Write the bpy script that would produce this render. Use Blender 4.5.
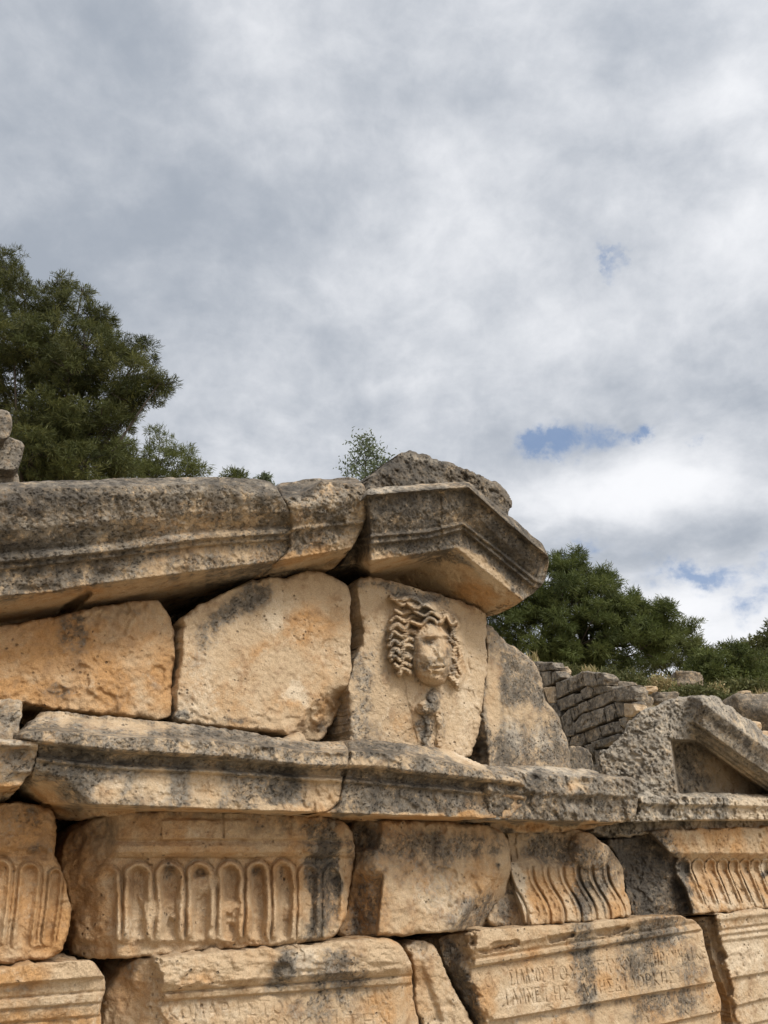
import bpy, math, random
import numpy as np
from mathutils import Vector, Euler

for o in list(bpy.data.objects): bpy.data.objects.remove(o, do_unlink=True)
SC = bpy.context.scene
COL = SC.collection
R = math.radians
random.seed(7)
RNG = np.random.default_rng(11)

# ------------------------------------------------------------------ camera
FPX, PITCH = 740.0, math.atan(351.0/740.0)
CAM = np.array([0.0, 0.0, 1.6])
cd = bpy.data.cameras.new('camera'); cam = bpy.data.objects.new('camera', cd); COL.objects.link(cam)
cd.sensor_fit = 'HORIZONTAL'; cd.sensor_width = 36; cd.lens = 36*FPX/768
cd.clip_start = 0.05; cd.clip_end = 2000
cam.location = CAM; cam.rotation_euler = (math.pi/2+PITCH, 0, 0)
SC.camera = cam
SC.render.resolution_x = 768; SC.render.resolution_y = 1024
# ------------------------------------------------------------------ sun, exposure
SUN_AZ, SUN_EL = 134.0, 46.0       # compass-like azimuth measured from +Y towards +X (degrees)
sd_ = bpy.data.lights.new('sun', 'SUN'); so = bpy.data.objects.new('sun', sd_); COL.objects.link(so)
sd_.energy = 2.5; sd_.angle = R(16); sd_.color = (1.0, 0.945, 0.86)
sv = Vector((math.sin(R(SUN_AZ))*math.cos(R(SUN_EL)), math.cos(R(SUN_AZ))*math.cos(R(SUN_EL)), math.sin(R(SUN_EL))))
so.rotation_euler = sv.to_track_quat('Z', 'Y').to_euler()
so.location = (3, -4, 8)
SC.view_settings.view_transform = 'Standard'; SC.view_settings.look = 'None'
SC.view_settings.exposure = 0.0; SC.view_settings.gamma = 1.0

def ray(px, py):
    px = np.asarray(px, float); py = np.asarray(py, float)
    cx, cy = px-384.0, 512.0-py
    cp, sp = math.cos(PITCH), math.sin(PITCH)
    return np.stack([cx, -sp*cy+cp*FPX, cp*cy+sp*FPX], -1)
def at(px, py, t):
    """point seen at a picture position, t metres ahead of the photographer"""
    r = ray(px, py); return CAM + r*(t/r[..., 1:2])

# ------------------------------------------------------------------ node helpers
class NT:
    def __init__(s, tree): s.t = tree; s.n = tree.nodes; s.l = tree.links
    def node(s, typ, **kw):
        n = s.n.new(typ)
        for k, v in kw.items(): setattr(n, k, v)
        return n
    def put(s, inp, v):
        if isinstance(v, bpy.types.NodeSocket): s.l.new(v, inp)
        elif isinstance(v, (int, float)) and inp.type == 'RGBA': inp.default_value = (v, v, v, 1)
        elif isinstance(v, tuple) and inp.type == 'RGBA' and len(v) == 3: inp.default_value = (*v, 1)
        else: inp.default_value = v
    def m(s, op, a, b=None, c=None, clamp=False):
        n = s.node('ShaderNodeMath', operation=op, use_clamp=clamp)
        s.put(n.inputs[0], a)
        if b is not None: s.put(n.inputs[1], b)
        if c is not None: s.put(n.inputs[2], c)
        return n.outputs[0]
    def add(s, a, b): return s.m('ADD', a, b)
    def sub(s, a, b): return s.m('SUBTRACT', a, b)
    def mul(s, a, b): return s.m('MULTIPLY', a, b)
    def step(s, v, a, b):
        n = s.node('ShaderNodeMapRange', interpolation_type='SMOOTHSTEP')
        s.put(n.inputs['Value'], v); n.inputs['From Min'].default_value = a; n.inputs['From Max'].default_value = b
        return n.outputs[0]
    def mix(s, f, a, b, bt='MIX'):
        n = s.node('ShaderNodeMix', data_type='RGBA', blend_type=bt)
        s.put(n.inputs[0], f); s.put(n.inputs[6], a); s.put(n.inputs[7], b)
        return n.outputs[2]
    def noise(s, vec, scale, detail=5, rough=0.55, dist=0.0):
        n = s.node('ShaderNodeTexNoise')
        s.put(n.inputs['Vector'], vec)
        n.inputs['Scale'].default_value = scale; n.inputs['Detail'].default_value = detail
        n.inputs['Roughness'].default_value = rough; n.inputs['Distortion'].default_value = dist
        return n.outputs[0]
    def scalev(s, vec, sc, loc=(0, 0, 0)):
        n = s.node('ShaderNodeMapping'); s.put(n.inputs[0], vec)
        n.inputs['Scale'].default_value = sc; n.inputs['Location'].default_value = loc
        return n.outputs[0]

# ------------------------------------------------------------------ world: Nishita sky behind broken cloud
W = bpy.data.worlds.new('World'); SC.world = W; W.use_nodes = True
w = NT(W.node_tree); w.n.clear()
tc = w.node('ShaderNodeTexCoord'); sep = w.node('ShaderNodeSeparateXYZ'); w.l.new(tc.outputs['Generated'], sep.inputs[0])
X_, Y_, Z_ = sep.outputs
sky = w.node('ShaderNodeTexSky', sky_type='NISHITA'); sky.sun_disc = False
sky.sun_elevation = R(SUN_EL); sky.sun_rotation = R(SUN_AZ)
az = w.m('ARCTAN2', X_, Y_); el = w.m('ARCSINE', Z_)
def blob(px, py, rx, ry):
    r = ray(px, py); r = r/np.linalg.norm(r)
    a0 = math.atan2(r[0], r[1]); e0 = math.asin(r[2])
    da = w.m('DIVIDE', w.sub(az, a0), rx/FPX); de = w.m('DIVIDE', w.sub(el, e0), ry/FPX)
    d2 = w.add(w.mul(da, da), w.mul(de, de))
    return w.m('EXPONENT', w.mul(d2, -1.0))
cz = w.m('MAXIMUM', w.add(Z_, 0.28), 0.05)
comb = w.node('ShaderNodeCombineXYZ')
w.l.new(w.m('DIVIDE', X_, cz), comb.inputs[0]); w.l.new(w.m('DIVIDE', Y_, cz), comb.inputs[1])
cv = comb.outputs[0]
nA = w.noise(cv, 1.9, 10, 0.58, 0.35)
nB = w.noise(w.scalev(cv, (1, 1, 1), (7.3, 2.1, 0)), 6.0, 10, 0.60, 0.2)
nC = w.noise(tc.outputs['Generated'], 22.0, 8, 0.6, 0.3)
br = w.add(w.mul(w.sub(nA, 0.5), 1.5), w.add(w.mul(w.sub(nB, 0.5), 0.8), w.mul(w.sub(nC, 0.5), 0.45)))
bill = w.sub(0.30, w.m('ABSOLUTE', w.mul(w.sub(w.noise(w.scalev(cv, (1, 1, 1), (2.7, 9.1, 0)), 3.2, 10, 0.56, 0.3), 0.5), 3.6)))
br = w.add(br, w.mul(bill, 0.45))
def acc(v, items):
    for (k, *b) in items: v = w.add(v, w.mul(blob(*b), k))
    return v
br = acc(w.add(br, 0.40), [(0.42, 735, 95, 60, 45), (0.40, 750, 240, 60, 60), (0.16, 620, 330, 170, 80), (0.16, 240, 40, 120, 60),
        (0.70, 600, 492, 110, 30), (0.50, 690, 620, 130, 38), (0.35, 690, 480, 70, 22), (0.22, 350, 290, 60, 60), (-0.34, 40, 290, 200, 90), (-0.28, 110, 20, 150, 45), (-0.34, 60, 140, 150, 70), (-0.2, 230, 220, 110, 50), (-0.2, 440, 30, 90, 40),
        (-0.20, 330, 350, 70, 140), (-0.14, 640, 60, 90, 50), (-0.40, 720, 535, 80, 22), (-0.12, 240, 250, 90, 60)])
br = w.step(br, -0.2, 1.3)
cloud = w.mix(br, (0.385, 0.428, 0.495), (0.96, 0.97, 1.0))
# added glow in the cloud around the sun, brightens the stone
sdx = w.node('ShaderNodeVectorMath', operation='DOT_PRODUCT'); w.l.new(tc.outputs['Generated'], sdx.inputs[0]); sdx.inputs[1].default_value = sv
glow = w.m('POWER', w.m('MAXIMUM', sdx.outputs['Value'], 0.0), 5.0)
cloud = w.mix(1.0, cloud, w.mix(glow, (1, 1, 1), (4.2, 4.0, 3.7)), 'MULTIPLY')
az_, el_ = az, el
wn = w.noise(tc.outputs['Generated'], 9.0, 8, 0.62, 0.0); wn2 = w.noise(w.scalev(tc.outputs['Generated'], (1, 1, 1), (5, 3, 1)), 9.0, 8, 0.62, 0.0)
az = w.add(az, w.mul(w.sub(wn, 0.5), 0.30)); el = w.add(el, w.mul(w.sub(wn2, 0.5), 0.17))
hol = acc(w.add(0.0, 0.0), [(1.15, 572, 452, 60, 17), (1.0, 657, 444, 26, 10), (0.62, 614, 250, 12, 18), (0.8, 690, 568, 55, 15), (0.7, 752, 590, 40, 22),
        (0.75, 580, 552, 35, 16), (0.25, 684, 377, 8, 5)])
hol = w.mul(hol, w.add(1.0, w.add(w.mul(w.sub(nB, 0.5), 4.5), w.mul(w.sub(nC, 0.5), 3.5))))
hol = w.step(hol, 0.10, 1.25)
skyc = w.mix(1.0, sky.outputs[0], (0.085, 0.088, 0.092), 'MULTIPLY')
blue = w.mix(0.55, skyc, (0.24, 0.39, 0.68))
bg = w.node('ShaderNodeBackground'); w.l.new(w.mix(w.mul(hol, 0.80), cloud, blue), bg.inputs[0]); bg.inputs[1].default_value = 1.0
wo = w.node('ShaderNodeOutputWorld'); w.l.new(bg.outputs[0], wo.inputs[0])

# ------------------------------------------------------------------ numpy noise
_P = RNG.permutation(256); _P = np.concatenate([_P, _P, _P]); _V = RNG.random(256)*2-1
def vnoise(p):
    p = np.asarray(p, float); i = np.floor(p).astype(int); f = p-i; f = f*f*f*(f*(f*6-15)+10); i &= 255
    def h(a, b, c): return _V[_P[_P[_P[a & 255]+(b & 255)]+(c & 255)] & 255]
    x, y, z = i[..., 0], i[..., 1], i[..., 2]; fx, fy, fz = f[..., 0], f[..., 1], f[..., 2]
    r = 0
    for dx in (0, 1):
        for dy in (0, 1):
            for dz in (0, 1):
                r = r + h(x+dx, y+dy, z+dz)*(fx if dx else 1-fx)*(fy if dy else 1-fy)*(fz if dz else 1-fz)
    return r
def fbm(p, octv=4, gain=0.5, lac=2.03):
    a, s, r = 1.0, 0.0, 0.0; p = np.asarray(p, float)
    for k in range(octv):
        r = r + a*vnoise(p*(lac**k)+17.3*k); s += a; a *= gain
    return r/s
def noise2(X, Y, sc, seed, octv=3): return fbm(np.stack([X/sc, Y/sc, np.full_like(X, seed*1.37)], -1), octv)
def sstep(v, a, b):
    t = np.clip((v-a)/(b-a), 0, 1); return t*t*(3-2*t)

# ------------------------------------------------------------------ materials
def new_mat(name):
    m = bpy.data.materials.new(name); m.use_nodes = True
    t = NT(m.node_tree); t.n.clear()
    out = t.node('ShaderNodeOutputMaterial'); b = t.node('ShaderNodeBsdfPrincipled'); t.l.new(b.outputs[0], out.inputs[0])
    b.inputs['Roughness'].default_value = 0.92; b.inputs['Specular IOR Level'].default_value = 0.2
    return m, t, b
def limestone():
    m, t, b = new_mat('weathered_limestone')
    at_ = t.node('ShaderNodeAttribute'); at_.attribute_name = 'tint'
    sp = t.node('ShaderNodeSeparateColor'); t.l.new(at_.outputs[0], sp.inputs[0])
    D, O, P = sp.outputs
    g = t.node('ShaderNodeNewGeometry'); pos = g.outputs['Position']
    n1 = t.noise(pos, 3.5, 7, 0.6, 0.6); n2 = t.noise(pos, 15, 7, 0.62, 0.3); n3 = t.noise(pos, 70, 4, 0.65); n4 = t.noise(pos, 230, 3, 0.6)
    ns = t.noise(t.scalev(pos, (9, 9, 1.6)), 1.0, 6, 0.6, 0.4)
    n5 = t.noise(t.scalev(pos, (1, 1, 1), (3, 5, 7)), 7, 6, 0.65, 1.0)
    col = t.mix(t.step(t.add(O, t.add(t.mul(t.sub(n1, 0.5), 2.4), t.mul(t.sub(n2, 0.5), 1.3))), 0.12, 0.95), (0.50, 0.372, 0.238), (0.465, 0.265, 0.115))
    col = t.mix(t.step(t.add(P, t.add(t.mul(t.sub(n5, 0.5), 1.8), t.mul(t.sub(n3, 0.5), 0.9))), 0.35, 1.05), col, (0.61, 0.495, 0.355))
    col = t.mix(t.mul(t.step(t.sub(n2, t.mul(n3, 0.3)), 0.34, 0.58), 0.62), col, (0.28, 0.188, 0.115))
    n6 = t.noise(t.scalev(pos, (1, 1, 1), (9, 2, 4)), 32, 6, 0.68, 0.5)
    # grey crust and black lichen
    dv = t.add(D, t.mul(t.add(0.35, t.m('MULTIPLY', D, 1.1, clamp=True)), t.add(t.mul(t.sub(ns, 0.5), 1.1), t.add(t.mul(t.sub(n2, 0.5), 1.2), t.add(t.add(t.mul(t.sub(n6, 0.5), 1.6), t.mul(t.sub(n3, 0.5), 1.5)), t.mul(t.sub(n4, 0.5), 1.0))))))
    vor = t.node('ShaderNodeTexVoronoi'); t.put(vor.inputs['Vector'], pos); vor.inputs['Scale'].default_value = 42
    fleck = t.step(t.add(t.mul(t.sub(n3, 0.5), 2.4), t.add(t.mul(t.sub(n5, 0.5), 1.8), t.mul(t.sub(P, 0.3), 0.9))), -0.25, 0.7)
    crust = t.mix(fleck, (0.078, 0.070, 0.059), (0.275, 0.250, 0.212))
    blk = t.mix(n3, (0.028, 0.025, 0.022), (0.108, 0.098, 0.086))
    col = t.mix(t.mul(t.step(dv, -0.05, 0.55), 0.84), col, crust)
    col = t.mix(t.mul(t.step(dv, 0.52, 1.10), 0.80), col, blk)
    # pits
    vor2 = t.node('ShaderNodeTexVoronoi'); t.put(vor2.inputs['Vector'], t.mix(0.04, pos, n6)); vor2.inputs['Scale'].default_value = 105
    pit = t.m('MAXIMUM', t.mul(t.step(vor.outputs['Distance'], 0.26, 0.08), t.step(n5, 0.48, 0.62)), t.mul(t.mul(t.step(vor2.outputs['Distance'], 0.42, 0.16), t.step(n6, 0.46, 0.56)), t.step(D, 0.1, 0.45)))
    col = t.mix(t.mul(pit, 0.6), col, (0.05, 0.043, 0.036))
    col = t.mix(1.0, col, t.mix(n4, (0.55, 0.54, 0.53), (1.42, 1.43, 1.44)), 'MULTIPLY')
    t.l.new(col, b.inputs['Base Color'])
    h = t.add(t.mul(n3, 0.5), t.add(t.mul(n4, 0.25), t.sub(t.mul(n2, 1.2), t.mul(pit, 0.7))))
    bp = t.node('ShaderNodeBump'); bp.inputs['Strength'].default_value = 0.9; bp.inputs['Distance'].default_value = 0.012
    t.l.new(h, bp.inputs['Height']); t.l.new(bp.outputs[0], b.inputs['Normal'])
    return m
LIME = limestone()

def ground_mat():
    m, t, b = new_mat('dry_hillside_earth')
    g = t.node('ShaderNodeNewGeometry'); pos = g.outputs['Position']
    a = t.noise(pos, 0.8, 8, 0.65); c = t.noise(pos, 9, 6, 0.65); d = t.noise(pos, 45, 4, 0.6)
    col = t.mix(t.step(a, 0.35, 0.65), (0.42, 0.34, 0.24), (0.30, 0.24, 0.15))
    col = t.mix(t.step(c, 0.45, 0.62), col, (0.42, 0.36, 0.28))
    col = t.mix(1.0, col, t.mix(d, (0.6, 0.6, 0.6), (1.35, 1.35, 1.3)), 'MULTIPLY')
    t.l.new(col, b.inputs['Base Color'])
    bp = t.node('ShaderNodeBump'); bp.inputs['Strength'].default_value = 0.9; bp.inputs['Distance'].default_value = 0.05
    t.l.new(t.add(c, t.mul(d, 0.3)), bp.inputs['Height']); t.l.new(bp.outputs[0], b.inputs['Normal'])
    return m
def leaf_mat(name, c1, c2, c3, trans=0.25):
    m, t, b = new_mat(name)
    at_ = t.node('ShaderNodeAttribute'); at_.attribute_name = 'shade'
    sp = t.node('ShaderNodeSeparateColor'); t.l.new(at_.outputs[0], sp.inputs[0])
    col = t.mix(sp.outputs[0], c1, c2); col = t.mix(t.mul(sp.outputs[1], 0.8), col, c3)
    t.l.new(col, b.inputs['Base Color']); b.inputs['Roughness'].default_value = 0.6
    tr = t.node('ShaderNodeBsdfTranslucent'); t.l.new(col, tr.inputs[0])
    mx = t.node('ShaderNodeMixShader'); mx.inputs[0].default_value = trans
    t.l.new(b.outputs[0], mx.inputs[1]); t.l.new(tr.outputs[0], mx.inputs[2])
    out = [n for n in t.n if n.type == 'OUTPUT_MATERIAL'][0]; t.l.new(mx.outputs[0], out.inputs[0])
    return m
def bark_mat():
    m, t, b = new_mat('pine_bark')
    g = t.node('ShaderNodeNewGeometry'); n = t.noise(t.scalev(g.outputs['Position'], (12, 12, 3)), 1.0, 6, 0.6)
    t.l.new(t.mix(n, (0.025, 0.02, 0.016), (0.10, 0.08, 0.062)), b.inputs['Base Color'])
    bp = t.node('ShaderNodeBump'); bp.inputs['Distance'].default_value = 0.02; t.l.new(n, bp.inputs['Height']); t.l.new(bp.outputs[0], b.inputs['Normal'])
    return m
GROUND = ground_mat(); BARK = bark_mat()
PINE = leaf_mat('pine_needles', (0.022, 0.027, 0.011), (0.085, 0.098, 0.030), (0.20, 0.195, 0.06), 0.28)
PINE_L = leaf_mat('young_pine_needles', (0.06, 0.072, 0.022), (0.15, 0.17, 0.055), (0.22, 0.22, 0.08), 0.38)
PINE_R = leaf_mat('sunlit_pine_needles', (0.032, 0.045, 0.014), (0.12, 0.148, 0.042), (0.20, 0.215, 0.07), 0.34)
OLIVE = leaf_mat('olive_leaves', (0.06, 0.085, 0.04), (0.15, 0.18, 0.10), (0.20, 0.22, 0.14), 0.3)
SHRUB = leaf_mat('shrub_leaves', (0.045, 0.055, 0.018), (0.12, 0.13, 0.045), (0.20, 0.185, 0.08), 0.25)
DRY = leaf_mat('dry_grass', (0.30, 0.22, 0.11), (0.46, 0.37, 0.20), (0.25, 0.26, 0.10), 0.3)

# ------------------------------------------------------------------ object helpers
def props(o, label=None, cat=None, group=None, kind=None):
    if label: o['label'] = label
    if cat: o['category'] = cat
    if group: o['group'] = group
    if kind: o['kind'] = kind
    return o
def mesh_obj(name, V, F4, F3, mat, tint=None, attr='tint', parent=None, origin=None, smooth=True):
    V = np.asarray(V, float)
    if origin is None: origin = np.zeros(3)
    me = bpy.data.meshes.new(name)
    F4 = np.asarray(F4, int).reshape(-1, 4); F3 = np.asarray(F3, int).reshape(-1, 3)
    nl = F4.size+F3.size; npoly = len(F4)+len(F3)
    me.vertices.add(len(V)); me.vertices.foreach_set('co', (V-origin).astype(np.float32).ravel())
    me.loops.add(nl); me.loops.foreach_set('vertex_index', np.concatenate([F4.ravel(), F3.ravel()]).astype(np.int32))
    me.polygons.add(npoly)
    st = np.concatenate([np.arange(len(F4))*4, F4.size+np.arange(len(F3))*3]).astype(np.int32)
    me.polygons.foreach_set('loop_start', st)
    if smooth: me.polygons.foreach_set('use_smooth', np.ones(npoly, bool))
    me.update(calc_edges=True); me.validate()
    if tint is not None:
        a = me.color_attributes.new(attr, 'FLOAT_COLOR', 'POINT')
        c = np.ones((len(V), 4), np.float32); c[:, :3] = tint
        a.data.foreach_set('color', c.ravel())
    me.materials.append(mat)
    o = bpy.data.objects.new(name, me); COL.objects.link(o); o.location = origin
    if parent is not None:
        o.parent = parent; o.location = Vector(origin)-parent.location
    return o

# ------------------------------------------------------------------ planes the masonry stands on
class Plane:
    def __init__(s, p0, d):
        d = np.array([d[0], d[1], 0.0]); d /= np.linalg.norm(d); s.d = d; s.p0 = np.array(p0, float)
        n = np.array([d[1], -d[0], 0.0])
        if n @ (CAM-s.p0) < 0: n = -n
        s.n = n
    def un(s, px, py, w):
        r = ray(px, py); t = (w+s.n @ (s.p0-CAM))/(r @ s.n)
        return CAM+r*t[..., None]
    def wof(s, P): return (P-s.p0) @ s.n
WALL = Plane((0, 3.0, 0), (0.826, 0.5635))

def chaikin(P, n=2):
    P = np.array(P, float)
    for _ in range(n):
        Q = np.roll(P, -1, 0); P = np.stack([0.8*P+0.2*Q, 0.2*P+0.8*Q], 1).reshape(-1, 2)
    return P
def poly_sd(X, Y, P):
    """signed distance (+ inside) and the nearest outline point"""
    A = P; B = np.roll(P, -1, 0)
    best = np.full(X.shape, 1e9); qx = X.copy(); qy = Y.copy(); ins = np.zeros(X.shape, bool)
    for (ax, ay), (bx, by) in zip(A, B):
        dx, dy = bx-ax, by-ay; L = dx*dx+dy*dy+1e-12
        t = np.clip(((X-ax)*dx+(Y-ay)*dy)/L, 0, 1); nx = ax+t*dx; ny = ay+t*dy
        d = (X-nx)**2+(Y-ny)**2; k = d < best
        best = np.where(k, d, best); qx = np.where(k, nx, qx); qy = np.where(k, ny, qy)
        c = ((ay > Y) != (by > Y))
        with np.errstate(divide='ignore', invalid='ignore'):
            xi = ax+(Y-ay)*dx/(dy if abs(dy) > 1e-12 else 1e-12)
        ins ^= c & (X < xi)
    d = np.sqrt(best)
    return np.where(ins, d, -d), qx, qy
def seg_d(X, Y, pts):
    """distance to a polyline and the fraction along it"""
    best = np.full(X.shape, 1e9); fr = np.zeros(X.shape); n = len(pts)-1
    for i in range(n):
        (ax, ay), (bx, by) = pts[i], pts[i+1]; dx, dy = bx-ax, by-ay; L = dx*dx+dy*dy+1e-9
        t = np.clip(((X-ax)*dx+(Y-ay)*dy)/L, 0, 1)
        d = np.hypot(X-ax-t*dx, Y-ay-t*dy); k = d < best
        best = np.where(k, d, best); fr = np.where(k, (i+t)/n, fr)
    return best, fr
def rails_w(X, Y, rails):
    ys = [np.interp(X, [p[0] for p in r[1]], [p[1] for p in r[1]]) for r in rails]
    wv = np.full(X.shape, rails[0][0], float)
    for k in range(len(rails)-1):
        f = np.clip((Y-ys[k])/np.maximum(ys[k+1]-ys[k], 0.3), 0, 1)
        wv = np.where(Y >= ys[k], rails[k][0]+(rails[k+1][0]-rails[k][0])*f, wv)
    return wv, ys[-1]
def soffit_w(plane, X, Y, A, B, w0):
    a = plane.un(np.array(float(A[0])), np.array(float(A[1])), w0); b = plane.un(np.array(float(B[0])), np.array(float(B[1])), w0)
    nn = np.cross(b-a, plane.n); nn /= np.linalg.norm(nn)
    r = ray(X, Y); den = r @ nn; t = (nn @ (a-CAM))/np.where(np.abs(den) < 1e-6, 1e-6, den)
    return plane.wof(CAM+r*t[..., None])

SEED = [0]
def block(name, label, cat, outline, w=0.0, depth=0.45, s=1.25, er=6.0, em=0.025, rough=0.006, warp=1.3, rails=None, soffit=None,
          soff_min=-0.10, feat=None, stain_and_shade=(), base=(0.05, 0.25, 0.2), group=None, plane=WALL, parent=None, pit=0.0, smooth_n=2, streak=0.0, lumps=0.012, taper=0.05, calm=None):
    SEED[0] += 1; sd = SEED[0]
    P = chaikin(outline, smooth_n)
    x0, y0 = P.min(0)-s*2-3; x1, y1 = P.max(0)+s*2+3
    gx = np.arange(x0, x1, s); gy = np.arange(y0, y1, s)
    X, Y = np.meshgrid(gx, gy)
    wx = 1.6*warp*noise2(X, Y, 14, sd, 3)+0.9*warp*noise2(X, Y, 4.5, sd+50, 2); wy = 1.6*warp*noise2(X, Y, 14, sd+100, 3)+0.9*warp*noise2(X, Y, 4.5, sd+150, 2)
    D, qx, qy = poly_sd(X+wx, Y+wy, P)
    snap = (D < 0.45*s) & (D > -0.95*s)
    Xs = np.where(snap, qx-wx, X); Ys = np.where(snap, qy-wy, Y); D = np.where(snap, 0, D)
    keep = D >= 0
    idx = -np.ones(X.shape, int)
    q = keep[:-1, :-1] & keep[1:, :-1] & keep[:-1, 1:] & keep[1:, 1:]
    inner = (D > 0); q &= (inner[:-1, :-1] | inner[1:, :-1] | inner[:-1, 1:] | inner[1:, 1:])
    used = np.zeros(X.shape, bool)
    used[:-1, :-1] |= q; used[1:, :-1] |= q; used[:-1, 1:] |= q; used[1:, 1:] |= q
    idx[used] = np.arange(used.sum())
    xs, ys, d = Xs[used], Ys[used], D[used]
    F = np.stack([idx[:-1, :-1][q], idx[1:, :-1][q], idx[1:, 1:][q], idx[:-1, 1:][q]], -1)
    # depth of the face
    if rails is not None:
        ww, edge = rails_w(xs, ys, rails)
        if soffit is not None:
            sw = None
            for (A, B, w0) in soffit:
                v = soffit_w(plane, xs, ys, A, B, w0); sw = v if sw is None else np.maximum(sw, v)
            below = ys > edge
            ww = np.where(below, np.maximum(np.minimum(ww, sw), soff_min), ww)
    else: ww = np.full(xs.shape, float(w))
    if feat is not None: ww = ww+feat(xs, ys)
    p0 = plane.un(xs, ys, ww)
    erl = .72*er*np.clip(.75+1.5*fbm(np.stack([xs/16, ys/16, np.full_like(xs, sd*5.3)], -1), 3), .22, 1.9)
    e = np.clip(1-d/erl, 0, 1); ww = ww-.95*em*(erl/er)**.7*(1-np.sqrt(np.clip(1-e*e, 0, 1)))
    cm = 1.0 if calm is None else calm(xs, ys); rough_ = rough; rough = rough*cm
    cr_ = np.abs(fbm(p0*1.6+sd*4.7, 3, .42)); ww = ww-.004*np.exp(-(cr_/.006)**2)*sstep(fbm(p0*1.5+sd*9.1, 2), .10, .25)
    ww = ww+lumps*cm*fbm(p0*3.2+sd*3.1, 3)+1.25*rough*fbm(p0*15+sd, 5, 0.60)+rough*0.6*fbm(p0*75+sd, 2)-1.3*rough*sstep(fbm(p0*6+sd*2, 4, .6), .10, .22)
    if pit > 0:
        v = fbm(p0*24+sd*7, 5, 0.8)*1.5; ww = ww-pit*cm*sstep(v, 0.05, 0.32)+pit*cm*0.5*sstep(fbm(p0*80+sd*3, 2), 0.0, 0.35)
    front = plane.un(xs, ys, ww)
    # stain tints, with light and shade painted in at some places
    T = np.zeros((len(xs), 3)); T[:] = base
    wxs = xs+9*noise2(xs, ys, 18, sd+7, 3); wys = ys+9*noise2(xs, ys, 18, sd+9, 3)
    for (k, cx, cy, rx, ry, ang, st) in stain_and_shade:
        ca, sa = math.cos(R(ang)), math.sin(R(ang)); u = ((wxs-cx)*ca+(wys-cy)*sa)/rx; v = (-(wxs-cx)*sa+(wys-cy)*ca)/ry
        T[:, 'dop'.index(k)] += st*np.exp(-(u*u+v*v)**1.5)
    if streak: T[:, 0] += streak*sstep(fbm(np.stack([xs/8, ys/70, np.full_like(xs, sd*2.1)], -1), 3), -0.05, 0.5)
    nv = len(xs)
    # boundary edges -> sides running back into the wall
    E = np.concatenate([F[:, [0, 1]], F[:, [1, 2]], F[:, [2, 3]], F[:, [3, 0]]])
    key = np.sort(E, 1); kk = key[:, 0].astype(np.int64)*nv+key[:, 1]
    uq, inv, cnt = np.unique(kk, return_inverse=True, return_counts=True)
    BE = E[cnt[inv] == 1]; bv = np.unique(BE); m = len(bv); rmap = -np.ones(nv, int); rmap[bv] = np.arange(m)
    cen = front.mean(0)
    rings = []; VV = [front]; TT = [T]; wb = plane.wof(front[bv])
    K = 9
    cen0 = front[bv].mean(0)
    for k in range(1, K+1):
        f = k/K
        tgt = plane.wof(cen0)-depth
        wn = wb+(tgt-wb)*f
        Pk = front[bv]-plane.n*(wb-wn)[:, None]
        inw = (cen0-plane.n*(plane.wof(cen0)-wn)[:, None]); sh = taper*f
        Pk = Pk+(inw-Pk)*sh
        Pk = Pk+0.016*np.stack([fbm(Pk*9+sd+j*11, 3) for j in range(3)], -1)+0.010*np.stack([fbm(Pk*31+sd+j*11, 3) for j in range(3)], -1)
        VV.append(Pk); TT.append(T[bv])
    V = np.concatenate(VV+[np.array([cen0-plane.n*depth*1.02])]); TT = np.concatenate(TT+[T[:1]])
    F4 = [F]; prev = lambda i: i
    a, b = BE[:, 1], BE[:, 0]
    ca_, cb_ = a, b
    for k in range(K):
        na = nv+k*m+rmap[a]; nb = nv+k*m+rmap[b]
        F4.append(np.stack([ca_, cb_, nb, na], -1)); ca_, cb_ = na, nb
    F3 = np.stack([ca_, cb_, np.full(len(ca_), len(V)-1)], -1)
    org = front.mean(0); org = org-plane.n*depth*0.4; org[2] = V[:, 2].min()
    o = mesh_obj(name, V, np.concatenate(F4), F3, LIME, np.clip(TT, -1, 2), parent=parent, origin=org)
    if parent is None: props(o, label, cat, group)
    return o

# relief helpers ---------------------------------------------------
def smooth_line(pts, n=5):
    P = np.array([pts[0]]+list(pts)+[pts[-1]], float); out = []
    for i in range(1, len(P)-2):
        for t in np.linspace(0, 1, n, endpoint=False):
            a, b, c, d = P[i-1], P[i], P[i+1], P[i+2]
            out.append(.5*((2*b)+(-a+c)*t+(2*a-5*b+4*c-d)*t*t+(-a+3*b-3*c+d)*t**3))
    return [tuple(q) for q in out]+[tuple(P[-1])]
def ridge(X, Y, pts, r0, r1, h):
    if len(pts) > 2: pts = smooth_line(pts)
    d, f = seg_d(X, Y, pts); r = r0+(r1-r0)*f
    return h*np.sqrt(np.clip(1-(d/r)**2, 0, 1))
def dome(X, Y, cx, cy, rx, ry, h, ang=0, p=0.5):
    ca, sa = math.cos(R(ang)), math.sin(R(ang)); u = ((X-cx)*ca+(Y-cy)*sa)/rx; v = (-(X-cx)*sa+(Y-cy)*ca)/ry
    return h*np.clip(1-u*u-v*v, 0, 1)**p
def gau(X, Y, cx, cy, rx, ry, h, ang=0):
    ca, sa = math.cos(R(ang)), math.sin(R(ang)); u = ((X-cx)*ca+(Y-cy)*sa)/rx; v = (-(X-cx)*sa+(Y-cy)*ca)/ry
    return h*np.exp(-(u*u+v*v))
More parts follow.
